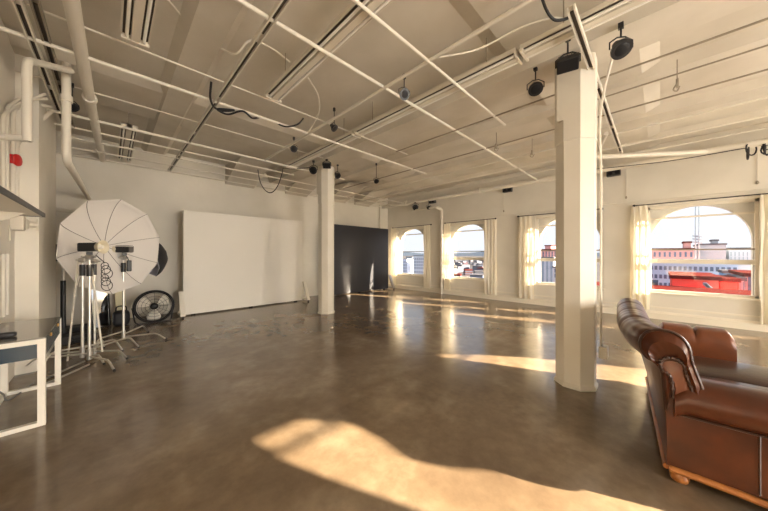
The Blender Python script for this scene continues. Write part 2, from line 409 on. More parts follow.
curtain(7.96, 0.30, 'cream sheer curtain at the far side of the farthest window, nearest the corner', seed=1)
curtain(6.25, 0.30, 'cream sheer curtain at the near side of the farthest window', seed=2)
curtain(5.34, 0.26, 'cream sheer curtain beside the white downpipe, far side of the second window', seed=3)
curtain(3.80, 0.40, 'cream sheer curtain at the near side of the second window', seed=4)
curtain(2.75, 0.38, 'cream sheer curtain at the far side of the window behind the octagonal column', seed=5)
curtain(0.33, 0.30, 'cream sheer curtain on the far side of the nearest window, behind the sofa back', z0=0.2, seed=6)
curtain(-1.44, 0.26, 'cream sheer curtain on the near side of the nearest window at the picture edge', seed=7)
for y0, y1, lb in ((6.05, 8.02, 'black curtain rod over the farthest window'), (3.62, 5.45, 'black curtain rod over the second window from the far corner'),
                   (1.00, 2.95, 'black curtain rod partly hidden by the octagonal column'), (-1.50, 0.42, 'black curtain rod over the nearest and widest looking window')):
    t = thing('curtain_rod', lb, 'curtain rod', (XR - 0.1, (y0 + y1) / 2, 2.54))
    bm = B(); tube(bm, [(XR - 0.1, y0, 2.545), (XR - 0.1, y1, 2.545)], 0.011); obj('rod', bm, 'black', t, True)
    for yy in (y0, y1):
        bm = B(); lathe(bm, [(0.0, -.03), (0.022, -.02), (0.028, 0), (0.022, .02), (0, .03)], 12, look((XR - 0.1, yy, 2.545), (0, 1, 0))); obj('finial', bm, 'black', t, True)
        bm = B(); s = 1 if yy == y0 else -1; box(bm, XR - 0.105, XR, yy + s * .04 - .006, yy + s * .04 + .006, 2.53, 2.545); obj('bracket', bm, 'black', t)

# curtains of the sunny windows behind the camera: they cut the light pools on the floor
def side_curtain(a0, a1, b0, b1, label, seed, mid=None):
    """hangs in front of the wall behind the camera from a0..a1 at the top to b0..b1 at the bottom"""
    random.seed(seed); bm = B(); n = 50; rows = 24; grid = []; ph = random.random() * 6
    for j in range(rows + 1):
        t = j / rows; z = 2.535 - 2.4 * t; row = []
        lo, hi = a0 + (b0 - a0) * t, a1 + (b1 - a1) * t
        if mid: lo += mid[0] * math.exp(-((z - mid[2]) / .14) ** 2); hi += mid[1] * math.exp(-((z - mid[2]) / .18) ** 2)
        for i in range(n + 1):
            s = i / n
            row.append(bm.verts.new((lo + (hi - lo) * s, YF + 0.10 + 0.02 * math.sin(2 * PI * 7 * s + ph), z)))
        grid.append(row)
    for j in range(rows):
        for i in range(n): bm.faces.new((grid[j][i], grid[j][i + 1], grid[j + 1][i + 1], grid[j + 1][i]))
    o = obj('curtain', bm, 'curtain', None, 80)
    return tag(o, label, 'curtain')
side_curtain(3.05, 3.66, 3.05, 3.64, 'cream sheer curtain on the wall behind the camera, first of the pair', 11, mid=(0, 0.28, 2.53))
side_curtain(4.30, 4.75, 4.12, 4.75, 'cream sheer curtain on the wall behind the camera, with a swag', 12, mid=(-0.25, 0, 2.0))
side_curtain(5.45, 6.12, 5.45, 6.20, 'cream sheer curtain on the wall behind the camera, nearer the window wall', 13)

# ------------------------------------------------------------ leather sofa
SL = 1.66
sofa = thing('leather_sofa', 'brown leather sofa with rolled back and scroll arms beside the foreground column', 'sofa', (2.51, -0.03, 0), R(4.5))
BP = [(0.0, 0.10), (0.0, 0.30), (0.005, 0.45), (0.015, 0.60), (0.025, 0.70), (0.06, 0.745), (0.095, 0.765), (0.125, 0.83), (0.115, 0.895), (0.075, 0.94), (0.015, 0.955),
      (-0.05, 0.935), (-0.095, 0.87), (-0.105, 0.79), (-0.13, 0.70), (-0.155, 0.60), (-0.17, 0.46), (-0.17, 0.12)]
BPs = [(p.x, p.y) for p in curve_pts([(a, b, 0) for a, b in BP], 3)]
def back_ring(x, k):
    cy, cz = -0.05, 0.62
    out = []
    for y, z in BPs:
        kk = k if z > 0.5 else 1 + (k - 1) * max(0, (z - 0.25) / 0.25)
        y = y + 0.125 * (1 - math.exp(-(x / SL) / 0.14)) * max(0, min(1, (z - 0.15) / 0.7))
        out.append((x, cy + (y - cy) * kk, cz + (z - cz) * kk if z > 0.5 else z))
    return out
bm = B(); NX = 72; rings = []
for i in range(NX + 1):
    t = i / NX; x = t * SL
    g = min(abs(t - q) for q in (0.25, 0.5, 0.75)) * SL
    k = 1 - 0.03 * math.exp(-(g / 0.028) ** 2) - 0.13 * max(0, (t - 0.93) / 0.07) ** 2 - 0.03 * max(0, (0.02 - t) / 0.02)
    k += 0.004 * math.sin(t * 90)
    rings.append([bm.verts.new(p) for p in back_ring(x, k)])
for a, b in zip(rings, rings[1:]):
    for j in range(len(a) - 1): bm.faces.new((a[j], a[j + 1], b[j + 1], b[j]))
    bm.faces.new((a[-1], a[0], b[0], b[-1]))
bm.faces.new(rings[0][::-1]); bm.faces.new(rings[-1])
back = obj('backrest', bm, 'leather', sofa, True, local=True)
# scroll on the near end of the back
def inset(k, cy=-0.03, cz=0.70): return [(cy + (y - cy) * k, cz + (z - cz) * k) for y, z in BPs if z > 0.44]
bm = B()
outl = inset(0.99); inn = inset(0.50)
n = len(outl)
A = [bm.verts.new((-0.005, y, z)) for y, z in outl]; Mi = [bm.verts.new((-0.045 - .006 * math.sin(i * 2.2), y * .5 + v * .5, z * .5 + u * .5)) for i, ((y, z), (v, u)) in enumerate(zip(outl, inn))]
Cc = [bm.verts.new((-0.020, y, z)) for y, z in inn]
for a, b in ((A, Mi), (Mi, Cc)):
    for i in range(n - 1): bm.faces.new((a[i], a[i + 1], b[i + 1], b[i]))
bm.faces.new(Cc)
obj('scroll', bm, 'leather', back, True, local=True)
bm = B(); ins = inset(0.42, -0.055, 0.64); A = [bm.verts.new((-0.024, y, z)) for y, z in ins]; bm.faces.new(A)
c0 = [bm.verts.new((-0.035, -0.055 + (y + .055) * .7, 0.60 + (z - .60) * .7)) for y, z in ins]
for i in range(len(A) - 1): bm.faces.new((A[i], A[i + 1], c0[i + 1], c0[i]))
bm.faces.new(c0)
pnl = obj('scroll_panel', bm, 'leather_tan', back, True, local=True)
bm = B(); tube(bm, [(-0.030, y, z) for y, z in inset(0.47, -.055, .64)], 0.008, 8)
for i, (y, z) in enumerate(inset(0.48, -.055, .64)):
    if i % 2 == 0: superbox(bm, (-0.028, y, z), (0.022, 0.022, 0.022), 3, 2)
obj('ruffled_piping', bm, 'leather_dark', pnl, True, local=True)
bm = B(); tube(bm, [(-0.008, y, z) for y, z in inset(1.0)], 0.009, 8)
obj('welt', bm, 'leather_dark', back, True, local=True)
# arms
AS = 1.0
AP = [(0.0, 0.10), (0.0, 0.43), (-0.012, 0.455), (-0.04, 0.475), (-0.058, 0.53), (-0.05, 0.59), (-0.01, 0.635), (0.06, 0.655), (0.14, 0.65), (0.20, 0.63), (0.235, 0.57), (0.24, 0.45), (0.24, 0.12)]
def arm(side, ya, yb, nm, mt):
    bm = B(); rs = []
    ap = [(p.x, p.y) for p in curve_pts([(a, b, 0) for a, b in AP], 3)]
    N = 30
    for i in range(N + 1):
        t = i / N; y = ya + (yb - ya) * t; k = 1 - 0.10 * max(0, (t - 0.9) / 0.1) ** 2 - 0.10 * max(0, (0.06 - t) / 0.06)
        if side > 0: k -= 0.05 * math.exp(-((t - .5) / .03) ** 2)
        rs.append([bm.verts.new(((x if side < 0 else SL - x), y, 0.1 + (z - 0.1) * (k if z > .45 else 1) * (1.13 if side > 0 else 1))) for x, z in ap])
    for a, b in zip(rs, rs[1:]):
        for j in range(len(a) - 1): bm.faces.new((a[j], a[j + 1], b[j + 1], b[j]))
        bm.faces.new((a[-1], a[0], b[0], b[-1]))
    bm.faces.new(rs[0]); bm.faces.new(rs[-1][::-1])
    return obj('arm', bm, mt, sofa, True, local=True)
an = arm(-1, -0.03, -0.84, 'arm', 'leather'); arm(1, -0.08, -0.57, 'arm', 'leather_tan')
bm = B(); tube(bm, [(-0.004, -0.36, 0.11), (-0.002, -0.36, 0.44)], 0.004, 6); tube(bm, [(-0.003, -0.03, 0.44), (-0.003, -0.84, 0.44)], 0.008, 6)
obj('welt', bm, 'leather_dark', an, True, local=True)
bm = B(); box(bm, 0.02, SL - 0.02, -0.86, -0.02, 0.10, 0.30, 0.015); obj('seat_base', bm, 'leather', sofa, local=True)
for k in range(2):
    a = 0.245 + k * 0.587; bm = B(); superbox(bm, (a + 0.293, -0.54, 0.385), (0.583, 0.76, 0.20), 6, 11, 0.25); obj('seat_cushion', bm, 'leather_dark', sofa, True, local=True)
bm = B()
pts = [(0.0, -0.01, 0.085), (0, -0.2, 0.082), (0, -0.45, 0.07), (0, -0.7, 0.082), (0, -0.86, 0.085)]
tube(bm, curve_pts(pts), 0.020, 8); tube(bm, [(0.01, 0.0, 0.085), (SL - 0.01, 0.0, 0.085)], 0.018, 8); tube(bm, [(SL, 0, .085), (SL, -.86, .085)], 0.018, 8); tube(bm, [(0, -.86, .085), (SL, -.86, .085)], 0.018, 8)
obj('wooden_rail', bm, 'wood', sofa, True, local=True)
for x, y in ((0.04, -0.06), (SL - .06, -0.06), (0.05, -0.80), (SL - .06, -.80)):
    bm = B(); lathe(bm, [(0.022, 0), (0.040, 0.012), (0.046, 0.035), (0.038, 0.06), (0.03, 0.085)], 16, Matrix.Translation((x, y, 0))); obj('foot', bm, 'wood', sofa, True, local=True)

# ------------------------------------------------------------ desk, shelf, box on the left
desk = thing('desk', 'white framed desk with navy apron standing against the left wall', 'desk', (-0.59, 4.17, 0))
DX0, DX1, DY0, DY1, DH = -0.78, -0.385, 3.66, 4.72, 0.74
bm = B(); box(bm, DX0, DX1, DY0, DY1, DH - 0.012, DH, 0.002); obj('tabletop', bm, 'glassy_top', desk)
for yy in (DY0 + 0.02, DY1 - 0.02):
    bm = B(); h = 0.022
    box(bm, DX1 - 2 * h, DX1, yy - h, yy + h, 0, DH - .012); box(bm, DX0, DX0 + 2 * h, yy - h, yy + h, 0, DH - .012)
    box(bm, DX0 + 2 * h, DX1 - 2 * h, yy - h, yy + h, 0, 2 * h - .01); box(bm, DX0 + 2 * h, DX1 - 2 * h, yy - h, yy + h, DH - .05, DH - .012)
    obj('leg_frame', bm, 'white', desk)
for q in ((.04, 0, .035), (.03, DH - .05, DH - .012)):
    bm = B(); box(bm, DX0, DX0 + q[0], DY0 + .04, DY1 - .04, q[1], q[2]); obj('wall_side_rail', bm, 'white', desk)
bm = B(); box(bm, DX0 + .045, DX1 - .045, DY0 + .005, DY0 + .035, DH - .17, DH - .05); obj('front_apron', bm, 'navy', desk)
ap = B(); box(ap, DX1 - .03, DX1 - .006, DY0 + .045, DY1 - .045, DH - .17, DH - .014); apo = obj('side_apron', ap, 'navy', desk)
for yy in (4.02, 4.5):
    bm = B(); superbox(bm, (DX1 - .004, yy, DH - .05), (0.01, 0.05, 0.03), 4, 2); obj('amber_spot', bm, 'amber', apo)  # amber spots on the navy side apron
t = B(); superbox(t, (-0.66, 3.86, DH + .022), (0.20, 0.07, 0.044), 5, 4); tag(obj('device_case', t, 'black', None, True), 'small black device case lying on the desk top', 'case')
t = B(); tube(t, curve_pts([(-0.74, 4.0, 0.66), (-0.74, 4.15, 0.40), (-0.75, 4.3, 0.22), (-0.72, 4.42, 0.10), (-0.70, 4.5, 0.012), (-0.60, 4.9, 0.010)]), 0.007, 6); tag(obj('power_cord', t, 'seam', None, True), 'grey power cord hanging behind the desk down to the floor', 'cord')

sh = thing('wall_shelf', 'thin grey shelf with a dark edge high above the desk', 'shelf', (-0.59, 2.95, 1.74))
bm = B(); box(bm, XL, -0.395, 2.2, 3.65, 1.752, 1.775); obj('board', bm, 'fixture', sh)
bm = B(); box(bm, -0.395, -0.385, 2.2, 3.65, 1.748, 1.78); box(bm, XL, -.385, 3.65, 3.656, 1.748, 1.78); obj('edge_strip', bm, 'black', sh)
for yy in (2.6, 3.4):
    bm = B(); prism(bm, [(XL, 1.55), (XL + .02, 1.55), (-0.45, 1.752), (XL, 1.752)], 'y', yy, yy + .02); obj('bracket', bm, 'fixture', sh)
vl = thing('wall_valve', 'pale round valve with square flange on the left wall pilaster', 'valve', (-0.74, 5.0, 1.70))
bm = B(); box(bm, -0.80, -0.67, 4.92, 5.06, 1.70, 1.86, .01); obj('flange', bm, 'fixture', vl)
bm = B(); lathe(bm, [(0.085, 0), (0.085, .03), (.05, .05), (.05, .12), (.1, .12), (.1, .14)], 20, look((-0.69, 5.12, 1.78), (1, 0.1, 0)) @ Matrix.Scale(.7, 4)); obj('wheel', bm, 'fixture', vl, True)
ep = thing('electrical_panel', 'white flush electrical cabinet on the left wall under the shelf', 'cabinet', (XL, 5.05, 1.45))
bm = B(); box(bm, XL, XL + .045, 4.30, 4.86, 1.44, 2.05, .003); obj('body', bm, 'white', ep)
bm = B(); box(bm, XL + .045, XL + .055, 4.34, 4.82, 1.47, 2.02, .002); dr = obj('door', bm, 'white', ep)
bm = B(); tube(bm, [(XL + .065, 4.76, 1.58), (XL + .065, 4.76, 1.74)], .008, 8); obj('handle', bm, 'fixture', dr, True)
bell = thing('fire_bell', 'round red fire alarm bell on the left wall among the pipes', 'alarm bell', (-0.62, 5.6, 2.55))
bm = B(); lathe(bm, [(0.10, 0), (0.11, .02), (.10, .04), (.05, .05), (.01, .055)], 24, look((-0.755, 5.13, 2.50), (0.95, -0.3, 0)) @ Matrix.Scale(.62, 4)); 
bell.location = (-0.76, 5.12, 2.45); WM[bell.name] = Matrix.Translation(bell.location)
obj('gong', bm, 'red', bell, True)
bm = B(); box(bm, -0.80, -0.755, 5.08, 5.18, 2.45, 2.55, .004); obj('back_box', bm, 'red', bell)

# ------------------------------------------------------------ pipes and conduits
def pipe(pts, r, label, name='pipe', m='pipe', cat='pipe', cup=None, smooth_pts=False, seg=12):
    p = curve_pts(pts) if smooth_pts else pts
    bm = B(); tube(bm, p, r, seg)
    if cup:
        for q, d in cup: lathe(bm, [(r * 1.35, -r * .9), (r * 1.35, r * .9)], seg, look(q, d))
    return tag(obj(name, bm, m, None, True), label, cat)
def elbow(a, c, b, r, k=4):
    """polyline a-c-b with a rounded corner of radius r at c"""
    a, b, c = Vector(a), Vector(b), Vector(c); u = (a - c).normalized(); v = (b - c).normalized()
    out = []
    for i in range(k + 1):
        t = i / k; p = c + u * r * (1 - t) ** 2 + v * r * t ** 2; out.append(tuple(p))
    return out
def run(pts, r=0.12):
    out = [pts[0]]
    for i in range(1, len(pts) - 1): out += elbow(pts[i - 1], pts[i], pts[i + 1], r)
    return out + [pts[-1]]
pipe([(-0.25, YF, 3.45), (-0.24, 2, 3.45), (-0.18, 5.5, 3.45), (-0.11, YB, 3.45)], 0.052, 'thick white ceiling pipe running to the back wall above the desk', cup=[((-0.185, 5.2, 3.45), (0, 1, 0)), ((-0.14, 7.6, 3.45), (0, 1, 0))])
pipe(run([(-0.50, 3.80, 2.40), (-0.50, 3.80, 3.09), (-0.30, 4.50, 3.42)], .07), 0.030, 'white standpipe rising beside the left wall nearest the desk', name='standpipe')
pipe(run([(-0.50, 3.80, 2.42), (XL, 3.95, 2.41)], .02), 0.026, 'short white branch pipe from the standpipe into the left wall', name='branch_pipe')
pipe(run([(-0.35, 4.75, 3.60), (-0.35, 4.75, 2.50), (-0.31, YB, 2.60)], .14), 0.038, 'white drop pipe with a slanting lower leg beyond the standpipe', name='drop_pipe', cup=[((-0.35, 4.75, 3.2), (0, 0, 1))])
pipe([(-1.6, YB - .06, 2.30), (-0.4, YB - .06, 2.30), (-0.2, YB - .06, 2.30)], 0.035, 'low horizontal white pipe on the back wall behind the umbrella')
for i, (y, zt, rr, lb) in enumerate(((4.72, 2.85, .017, 'thin conduit on the left wall, nearest the camera'), (4.86, 2.98, .017, 'thin conduit on the left wall beside the red bell'),
                                     (5.12, 3.05, .022, 'white conduit on the left wall beyond the red bell'), (5.28, 2.72, .022, 'white conduit in the corner of the left wall pilaster'))):
    pipe(run([(XL + .03, y, 0.80 if i < 2 else 2.06), (XL + .03, y, zt), (XL + .06, y + .35, zt + .25), (-0.56, y + .55, 3.38)], .08), rr, lb, name='conduit', cat='conduit')
# struts on the left
def strut(p0, p1, lb, wd=0.045, m='pipe', slot=True, parts=4, group=None):
    p0, p1 = Vector(p0), Vector(p1); t = thing('strut_channel', lb, 'metal channel', tuple((p0 + p1) / 2), group=group)
    L = (p1 - p0).length; mt = Matrix.Translation(p0) @ (p1 - p0).to_track_quat('Y', 'Z').to_matrix().to_4x4()
    bm = B()
    for s in (-1, 1):
        b2 = B(); box(b2, s * wd / 2 - .006, s * wd / 2 + .006, 0, L, -0.03, 0.02); merge(bm, b2, mt)
    b2 = B(); box(b2, -wd / 2, wd / 2, 0, L, 0.012, 0.02); merge(bm, b2, mt)
    obj('channel', bm, m, t)
    if slot:
        bm = B(); n = max(1, int(L / 1.4))
        for k in range(n):
            b2 = B(); box(b2, -wd / 2 + .006, wd / 2 - .006, k * L / n + 0.05, (k + 1) * L / n - 0.10, 0.0, 0.010); merge(bm, b2, mt)
        obj('slot', bm, 'slot', t)
    return t
strut((-0.53, 2.0, 3.45), (-0.50, 6.85, 3.45), 'metal channel along the left wall top, outermost of the pair')
strut((-0.43, 2.0, 3.47), (-0.42, 6.6, 3.47), 'metal channel along the left wall top, innermost of the pair', m='strut')
strut((0.95, -3.0, 3.44), (1.00, 8.3, 3.44), 'slotted channel running to the back wall between the two near light fixtures', m='pipe')
strut((2.60, 0.50, 3.40), (7.0, 0.53, 3.40), 'slotted channel crossing the ceiling right beside the foreground column top', m='pipe')
# crosswise thin pipes
for y, z, x0, x1, r, lb in ((2.34, 3.44, XL, 8.2, .024, 'white ceiling pipe crossing the room below the light fixtures, nearest of the long ones'),
                            (4.12, 3.44, XL, 5.6, .024, 'white ceiling pipe crossing above the umbrella, second of the long ones'),
                            (1.68, 3.42, 1.3, 4.3, .020, 'short white ceiling pipe before the first long crossing pipe'),
                            (3.80, 3.56, XL, 4.5, .012, 'thin white conduit just above the second long crossing pipe'),
                            (5.92, 3.42, XL, 4.4, .026, 'white ceiling pipe running over to the far column'),
                            (5.35, 3.60, XL, 3.4, .012, 'thin white conduit in front of the far column pipe'),
                            (6.55, 3.44, -.6, 3.3, .018, 'white ceiling pipe just beyond the far column'),
                            (7.05, 3.42, -.6, 8.1, .020, 'white ceiling pipe above the white flat, nearer of the back pair'),
                            (7.70, 3.42, -.6, 8.1, .018, 'white ceiling pipe above the white flat, farther of the back pair'),
                            (8.28, 3.42, -1.2, 8.5, .028, 'white ceiling pipe hugging the back wall top')):
    pipe([(x0, y, z), (x1, y, z)], r * .8, lb, name='ceiling_pipe')
# lengthwise
for x, z, y0, y1, r, lb in ((2.33, 3.43, YF, 6.0, .026, 'pale conduit running lengthwise between two fluorescent runs'),
                            (3.92, 3.42, YF, 3.6, .014, 'thin conduit drawn dark for a shadow line, lengthwise just right of the foreground column'),
                            (4.42, 3.42, YF, .65, .012, 'thin conduit drawn dark for a shadow line, lengthwise second right of the foreground column'),
                            (5.05, 3.44, YF, 8.2, .014, 'thin conduit drawn dark for a shadow line, lengthwise midway to the window wall'),
                            (5.9, 3.42, YF, 8.2, .016, 'thin conduit lengthwise nearer the window wall'),
                            (6.6, 3.40, YF, 8.2, .022, 'white pipe lengthwise over the window side'),
                            (7.3, 3.42, YF, 8.2, .018, 'white conduit lengthwise second from the window wall')):
    pipe([(x, y0, z), (x, y1, z)], r * .75, lb, name='lengthwise_conduit', cat='conduit', m='strut' if 3.9 < x < 5.2 else 'pipe')  # the dark tone by the column stands in for thin shadow lines
pipe([(8.18, YF, 3.42), (8.18, 8.3, 3.42)], 0.065, 'thick cream pipe running along the top of the window wall', name='ceiling_pipe', cup=[((8.18, y, 3.42), (0, 1, 0)) for y in (-2, 1.0, 4, 7)])
pipe(run([(8.18, 5.62, 3.10), (8.50, 5.58, 3.06), (8.50, 5.58, 0.0)], .1), 0.055, 'white downpipe between the two far windows', name='downpipe')
pipe([(8.18, 6.7, 3.36), (8.18, 6.7, 3.10), (8.18, 5.62, 3.10)], 0.03, 'short hanging pipe joining the downpipe below the thick window wall pipe')
pipe([(6.95, 0.93, 3.40), (8.1, -0.62, 3.40)], 0.045, 'bright white slanting pipe joining the thick window wall pipe')
pipe([(5.6, 0.60, 3.36), (6.95, 0.93, 3.40)], 0.03, 'short white pipe between the slotted channel and the slanting pipe')
pipe([(XR - .015, YF, 2.64), (XR - .015, 8.3, 2.64)], 0.009, 'thin cable line along the window wall above the curtain rods', name='wall_cable', cat='cable')
pipe([(8.1, 8.36, 0.0), (8.1, 8.36, 3.5)], 0.05, 'white vertical pipe in the far corner behind the charcoal flat', name='corner_pipe')
for y, zz in ((-1.29, 2.77), (0.56, 2.76), (3.4, 2.75)):
    t = thing('pull_cord', 'thin pull cord hanging on the wall ' + {-1.29: 'above the nearest window', 0.56: 'beside the foreground column', 3.4: 'between the second and third windows'}[y], 'cord', (XR - .02, y, zz))
    bm = B(); tube(bm, [(XR - .02, y, zz), (XR - .02, y, 3.4)], 0.006, 6); obj('cord', bm, 'fixture', t)
    bm = B(); lathe(bm, [(.004, .05), (.016, .03), (.022, 0), (.01, -.02)], 10, Matrix.Translation((XR - .02, y, zz))); obj('toggle', bm, 'strut', t, True)
cnd = thing('outlet_conduit', 'thin conduit with an outlet box down the right side of the foreground column', 'conduit', (3.80, 0.46, 0.3))
bm = B(); tube(bm, curve_pts([(3.60, 0.34, 3.42), (3.66, 0.42, 3.1), (3.72, 0.455, 2.8), (3.80, 0.455, 2.3), (3.80, 0.455, 1.0), (3.80, 0.455, 0.50), (3.83, 0.45, 0.42)]), 0.011, 8); obj('tube', bm, 'pipe', cnd, True)
bm = B(); box(bm, 3.78, 3.90, 0.40, 0.475, 0.30, 0.43, .008); obj('outlet_box', bm, 'fixture', cnd)
pipe([(0.37, 3.31, 3.88), (0.55, 3.48, 3.88), (0.75, 3.58, 3.86), (0.92, 3.56, 3.8), (1.02, 3.4, 3.72), (1.12, 3.27, 3.85), (1.34, 3.25, 3.88), (1.6, 3.28, 3.85)], 0.011, 'curved white conduit looping on the ceiling left of the middle fixture', name='flexible_conduit', cat='conduit', smooth_pts=True)
pipe([(1.66, 3.2, 3.86), (1.88, 3.33, 3.8), (2.15, 3.52, 3.75), (2.36, 3.84, 3.7), (2.40, 4.10, 3.60), (2.36, 4.22, 3.45)], 0.011, 'curved white conduit looping on the ceiling right of the middle fixture', name='flexible_conduit', cat='conduit', smooth_pts=True)
pipe([(2.35, 1.62, 3.44), (2.62, 1.3, 3.50), (2.80, 0.95, 3.62), (2.9, .7, 3.62), (3.0, .6, 3.6)], 0.009, 'short curved white conduit leading to a junction box near the foreground column', name='flexible_conduit', cat='conduit', smooth_pts=True)
t = B(); box(t, 2.42, 2.52, 0.62, 0.72, 3.60, 3.84, .01); tag(obj('junction_box', t, 'fixture'), 'pale junction box on the ceiling near the foreground column', 'junction box')
# black cables
def cable(pts, r, lb, group=None):
    bm = B(); tube(bm, curve_pts(pts), r, 6); return tag(obj('black_cable', bm, 'rubber', None, True), lb, 'cable', group)
cable([(0.86, 3.80, 3.50), (0.90, 4.02, 3.42), (0.98, 4.16, 3.38), (1.10, 4.22, 3.40), (1.20, 4.10, 3.40), (1.02, 4.18, 3.38), (1.16, 4.24, 3.38), (1.30, 4.08, 3.42), (1.45, 4.15, 3.40), (1.55, 4.14, 3.44)], 0.014, 'tangled black cable wound on the second crossing pipe')
cable([(1.80, 4.14, 3.44), (1.92, 4.06, 3.40), (2.05, 3.94, 3.44), (2.10, 3.85, 3.52)], 0.013, 'short black cable draped on the second crossing pipe')
cable([(2.49, 0.70, 3.62), (2.53, 0.66, 3.45), (2.60, 0.62, 3.38), (2.66, 0.56, 3.38), (2.72, 0.51, 3.42)], 0.012, 'black cable looping from the ceiling junction box')
cable([(2.46, 6.66, 3.42), (2.52, 6.68, 3.15), (2.62, 6.62, 2.95), (2.72, 6.5, 2.90), (2.80, 6.35, 3.05), (2.83, 6.2, 3.30), (2.83, 6.14, 3.42)], 0.010, 'black cable hanging in a loop above the white flat')
cable([(3.2, 5.6, 3.40), (3.0, 6.0, 3.41), (2.83, 6.14, 3.42)], 0.008, 'black cable running from the far column lamps to the hanging loop')
bm = B(); random.seed(5)
for k in range(7):
    c = (8.18 + random.uniform(-.05, .05), -1.22 + random.uniform(-.12, .12), 3.30 + random.uniform(-.05, .06)); rr = random.uniform(.07, .12); a = random.random() * 3
    tube(bm, [(c[0] + rr * math.cos(q / 12 * 2 * PI) * math.sin(a), c[1] + rr * math.cos(q / 12 * 2 * PI) * math.cos(a), c[2] + rr * math.sin(q / 12 * 2 * PI)) for q in range(12)], 0.011, 6, closed=True)
tag(obj('cable_coil', bm, 'rubber'), 'tangled black cable coil hanging from the thick window wall pipe', 'cable')
cable([(8.16, -1.10, 3.36), (8.02, -0.2, 3.32), (7.98, 0.5, 3.36), (8.05, 1.2, 3.44)], 0.008, 'thin black cable sagging from the coil along the window wall pipe')

# ------------------------------------------------------------ fluorescent fixtures
def fluo(x, y0, y1, z, lb, wd=0.20, x1=None):
    t = thing('fluorescent_fixture', lb, 'light fixture', (x, (y0 + y1) / 2, z))
    h = wd / 2
    bm = B(); box(bm, x - h, x + h, y0, y1, z + 0.035, z + 0.05); box(bm, x - h - .004, x - h + .010, y0, y1, z + .012, z + .05); box(bm, x + h - .010, x + h + .004, y0, y1, z + .012, z + .05)
    box(bm, x - .033, x + .033, y0, y1, z - 0.015, z + .045, .004); obj('housing', bm, 'fixture', t)
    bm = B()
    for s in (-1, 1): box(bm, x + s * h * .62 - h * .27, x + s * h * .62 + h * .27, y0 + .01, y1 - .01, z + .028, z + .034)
    obj('painted_gap_shade', bm, 'slot', t)  # dark plates paint in the shade between tubes and housing
    for s in (-1, 1):
        bm = B(); tube(bm, [(x + s * h * .60, y0 + .03, z), (x + s * h * .60, y1 - .03, z)], 0.013, 12); obj('lamp_tube', bm, 'tube', t, True)
    for yy in (y0, y1 - .02):
        bm = B(); box(bm, x - h, x + h, yy, yy + .02, z - .02, z + .05); obj('end_cap', bm, 'fixture', t)
    for yy in (y0 + .35, y1 - .35):
        bm = B(); tube(bm, [(x, yy, z + .04), (x, yy, ZC)], .006, 6); obj('hanger', bm, 'strut', t)
    return t
fluo(0.17, 1.10, 3.52, 3.46, 'fluorescent strip fixture nearest the thick white ceiling pipe')
fluo(0.22, 5.95, 8.20, 3.46, 'far fluorescent strip fixture above the umbrella')
fluo(1.51, 1.10, 3.56, 3.46, 'fluorescent strip fixture ending above the middle of the room')
fluo(1.51, -1.38, 1.06, 3.46, 'fluorescent strip fixture overhead behind the middle one')
fluo(2.98, 1.02, 3.60, 3.46, 'fluorescent strip fixture running away from the foreground column')
fluo(2.98, -1.50, 0.98, 3.46, 'fluorescent strip fixture overhead beside the foreground column lamps')
fluo(2.98, 3.66, 6.1, 3.46, 'farthest fluorescent strip in the run toward the far column')

# ------------------------------------------------------------ black flood lamps
def flood(loc, d, s, lb, top=None, square=False):
    t = thing('flood_lamp', lb, 'lamp', loc)
    mt = look(loc, d)
    bm = B()
    if square:
        b2 = B(); box(b2, -.13 * s, .13 * s, -.09 * s, .09 * s, -.10 * s, .03 * s, .012); merge(bm, b2, mt)
        for k in range(5):
            b2 = B(); box(b2, (-.11 + k * .05) * s, (-.10 + k * .05) * s, -.085 * s, .085 * s, -.14 * s, -.10 * s); merge(bm, b2, mt)
    else:
        lathe(bm, [(.03 * s, -.17 * s), (.055 * s, -.16 * s), (.06 * s, -.10 * s), (.10 * s, -.04 * s), (.125 * s, .0), (.125 * s, .035 * s), (.11 * s, .035 * s)], 24, mt)
    obj('housing', bm, 'black', t, 35)
    bm = B()
    if square: box(bm, -.115 * s, .115 * s, -.075 * s, .075 * s, .028 * s, .034 * s); bm.transform(mt)
    else: lathe(bm, [(.108 * s, .02 * s), (.09 * s, .034 * s), (.04 * s, .042 * s), (0, .044 * s)], 24, mt)
    obj('lens', bm, 'lens', t, True)
    top = Vector(top or (loc[0], loc[1], 3.62)); v = Vector(loc)
    bm = B(); u = Vector((0, 0, 1)).cross(Vector(d)); u = u.normalized() if u.length > .01 else Vector((1, 0, 0))
    a, b_, m_ = v - u * .14 * s, v + u * .14 * s, v + Vector((0, 0, .16 * s))
    tube(bm, [a, a + Vector((0, 0, .10 * s)), m_ - u * .05 * s, m_ + u * .05 * s, b_ + Vector((0, 0, .10 * s)), b_], .010 * s, 6); obj('yoke', bm, 'black', t)
    bm = B(); tube(bm, [m_, top], .012 * s, 8); box(bm, top.x - .03 * s, top.x + .03 * s, top.y - .03 * s, top.y + .03 * s, top.z - .05, top.z + .0); obj('clamp', bm, 'black', t)
    return t
flood((3.50, 1.02, 3.36), (-0.55, -0.25, -0.8), 0.62, 'round black flood lamp left of the foreground column top')
flood((3.24, 0.65, 3.33), (-0.62, -0.15, -0.75), 0.72, 'rectangular black flood lamp on the front of the foreground column top', square=True)
flood((3.42, 0.26, 3.38), (-0.50, -0.35, -0.8), 0.68, 'round black flood lamp right of the foreground column top')
flood((3.36, 5.70, 3.39), (-0.7, -0.5, -0.3), 0.72, 'black flood lamp on the left of the far column top')
flood((3.50, 5.36, 3.45), (-0.5, -0.6, -0.5), 0.68, 'black flood lamp on the front of the far column top', square=True)
flood((3.90, 5.50, 3.33), (0.1, -0.7, -0.6), 0.6, 'black flood lamp on the right of the far column top')
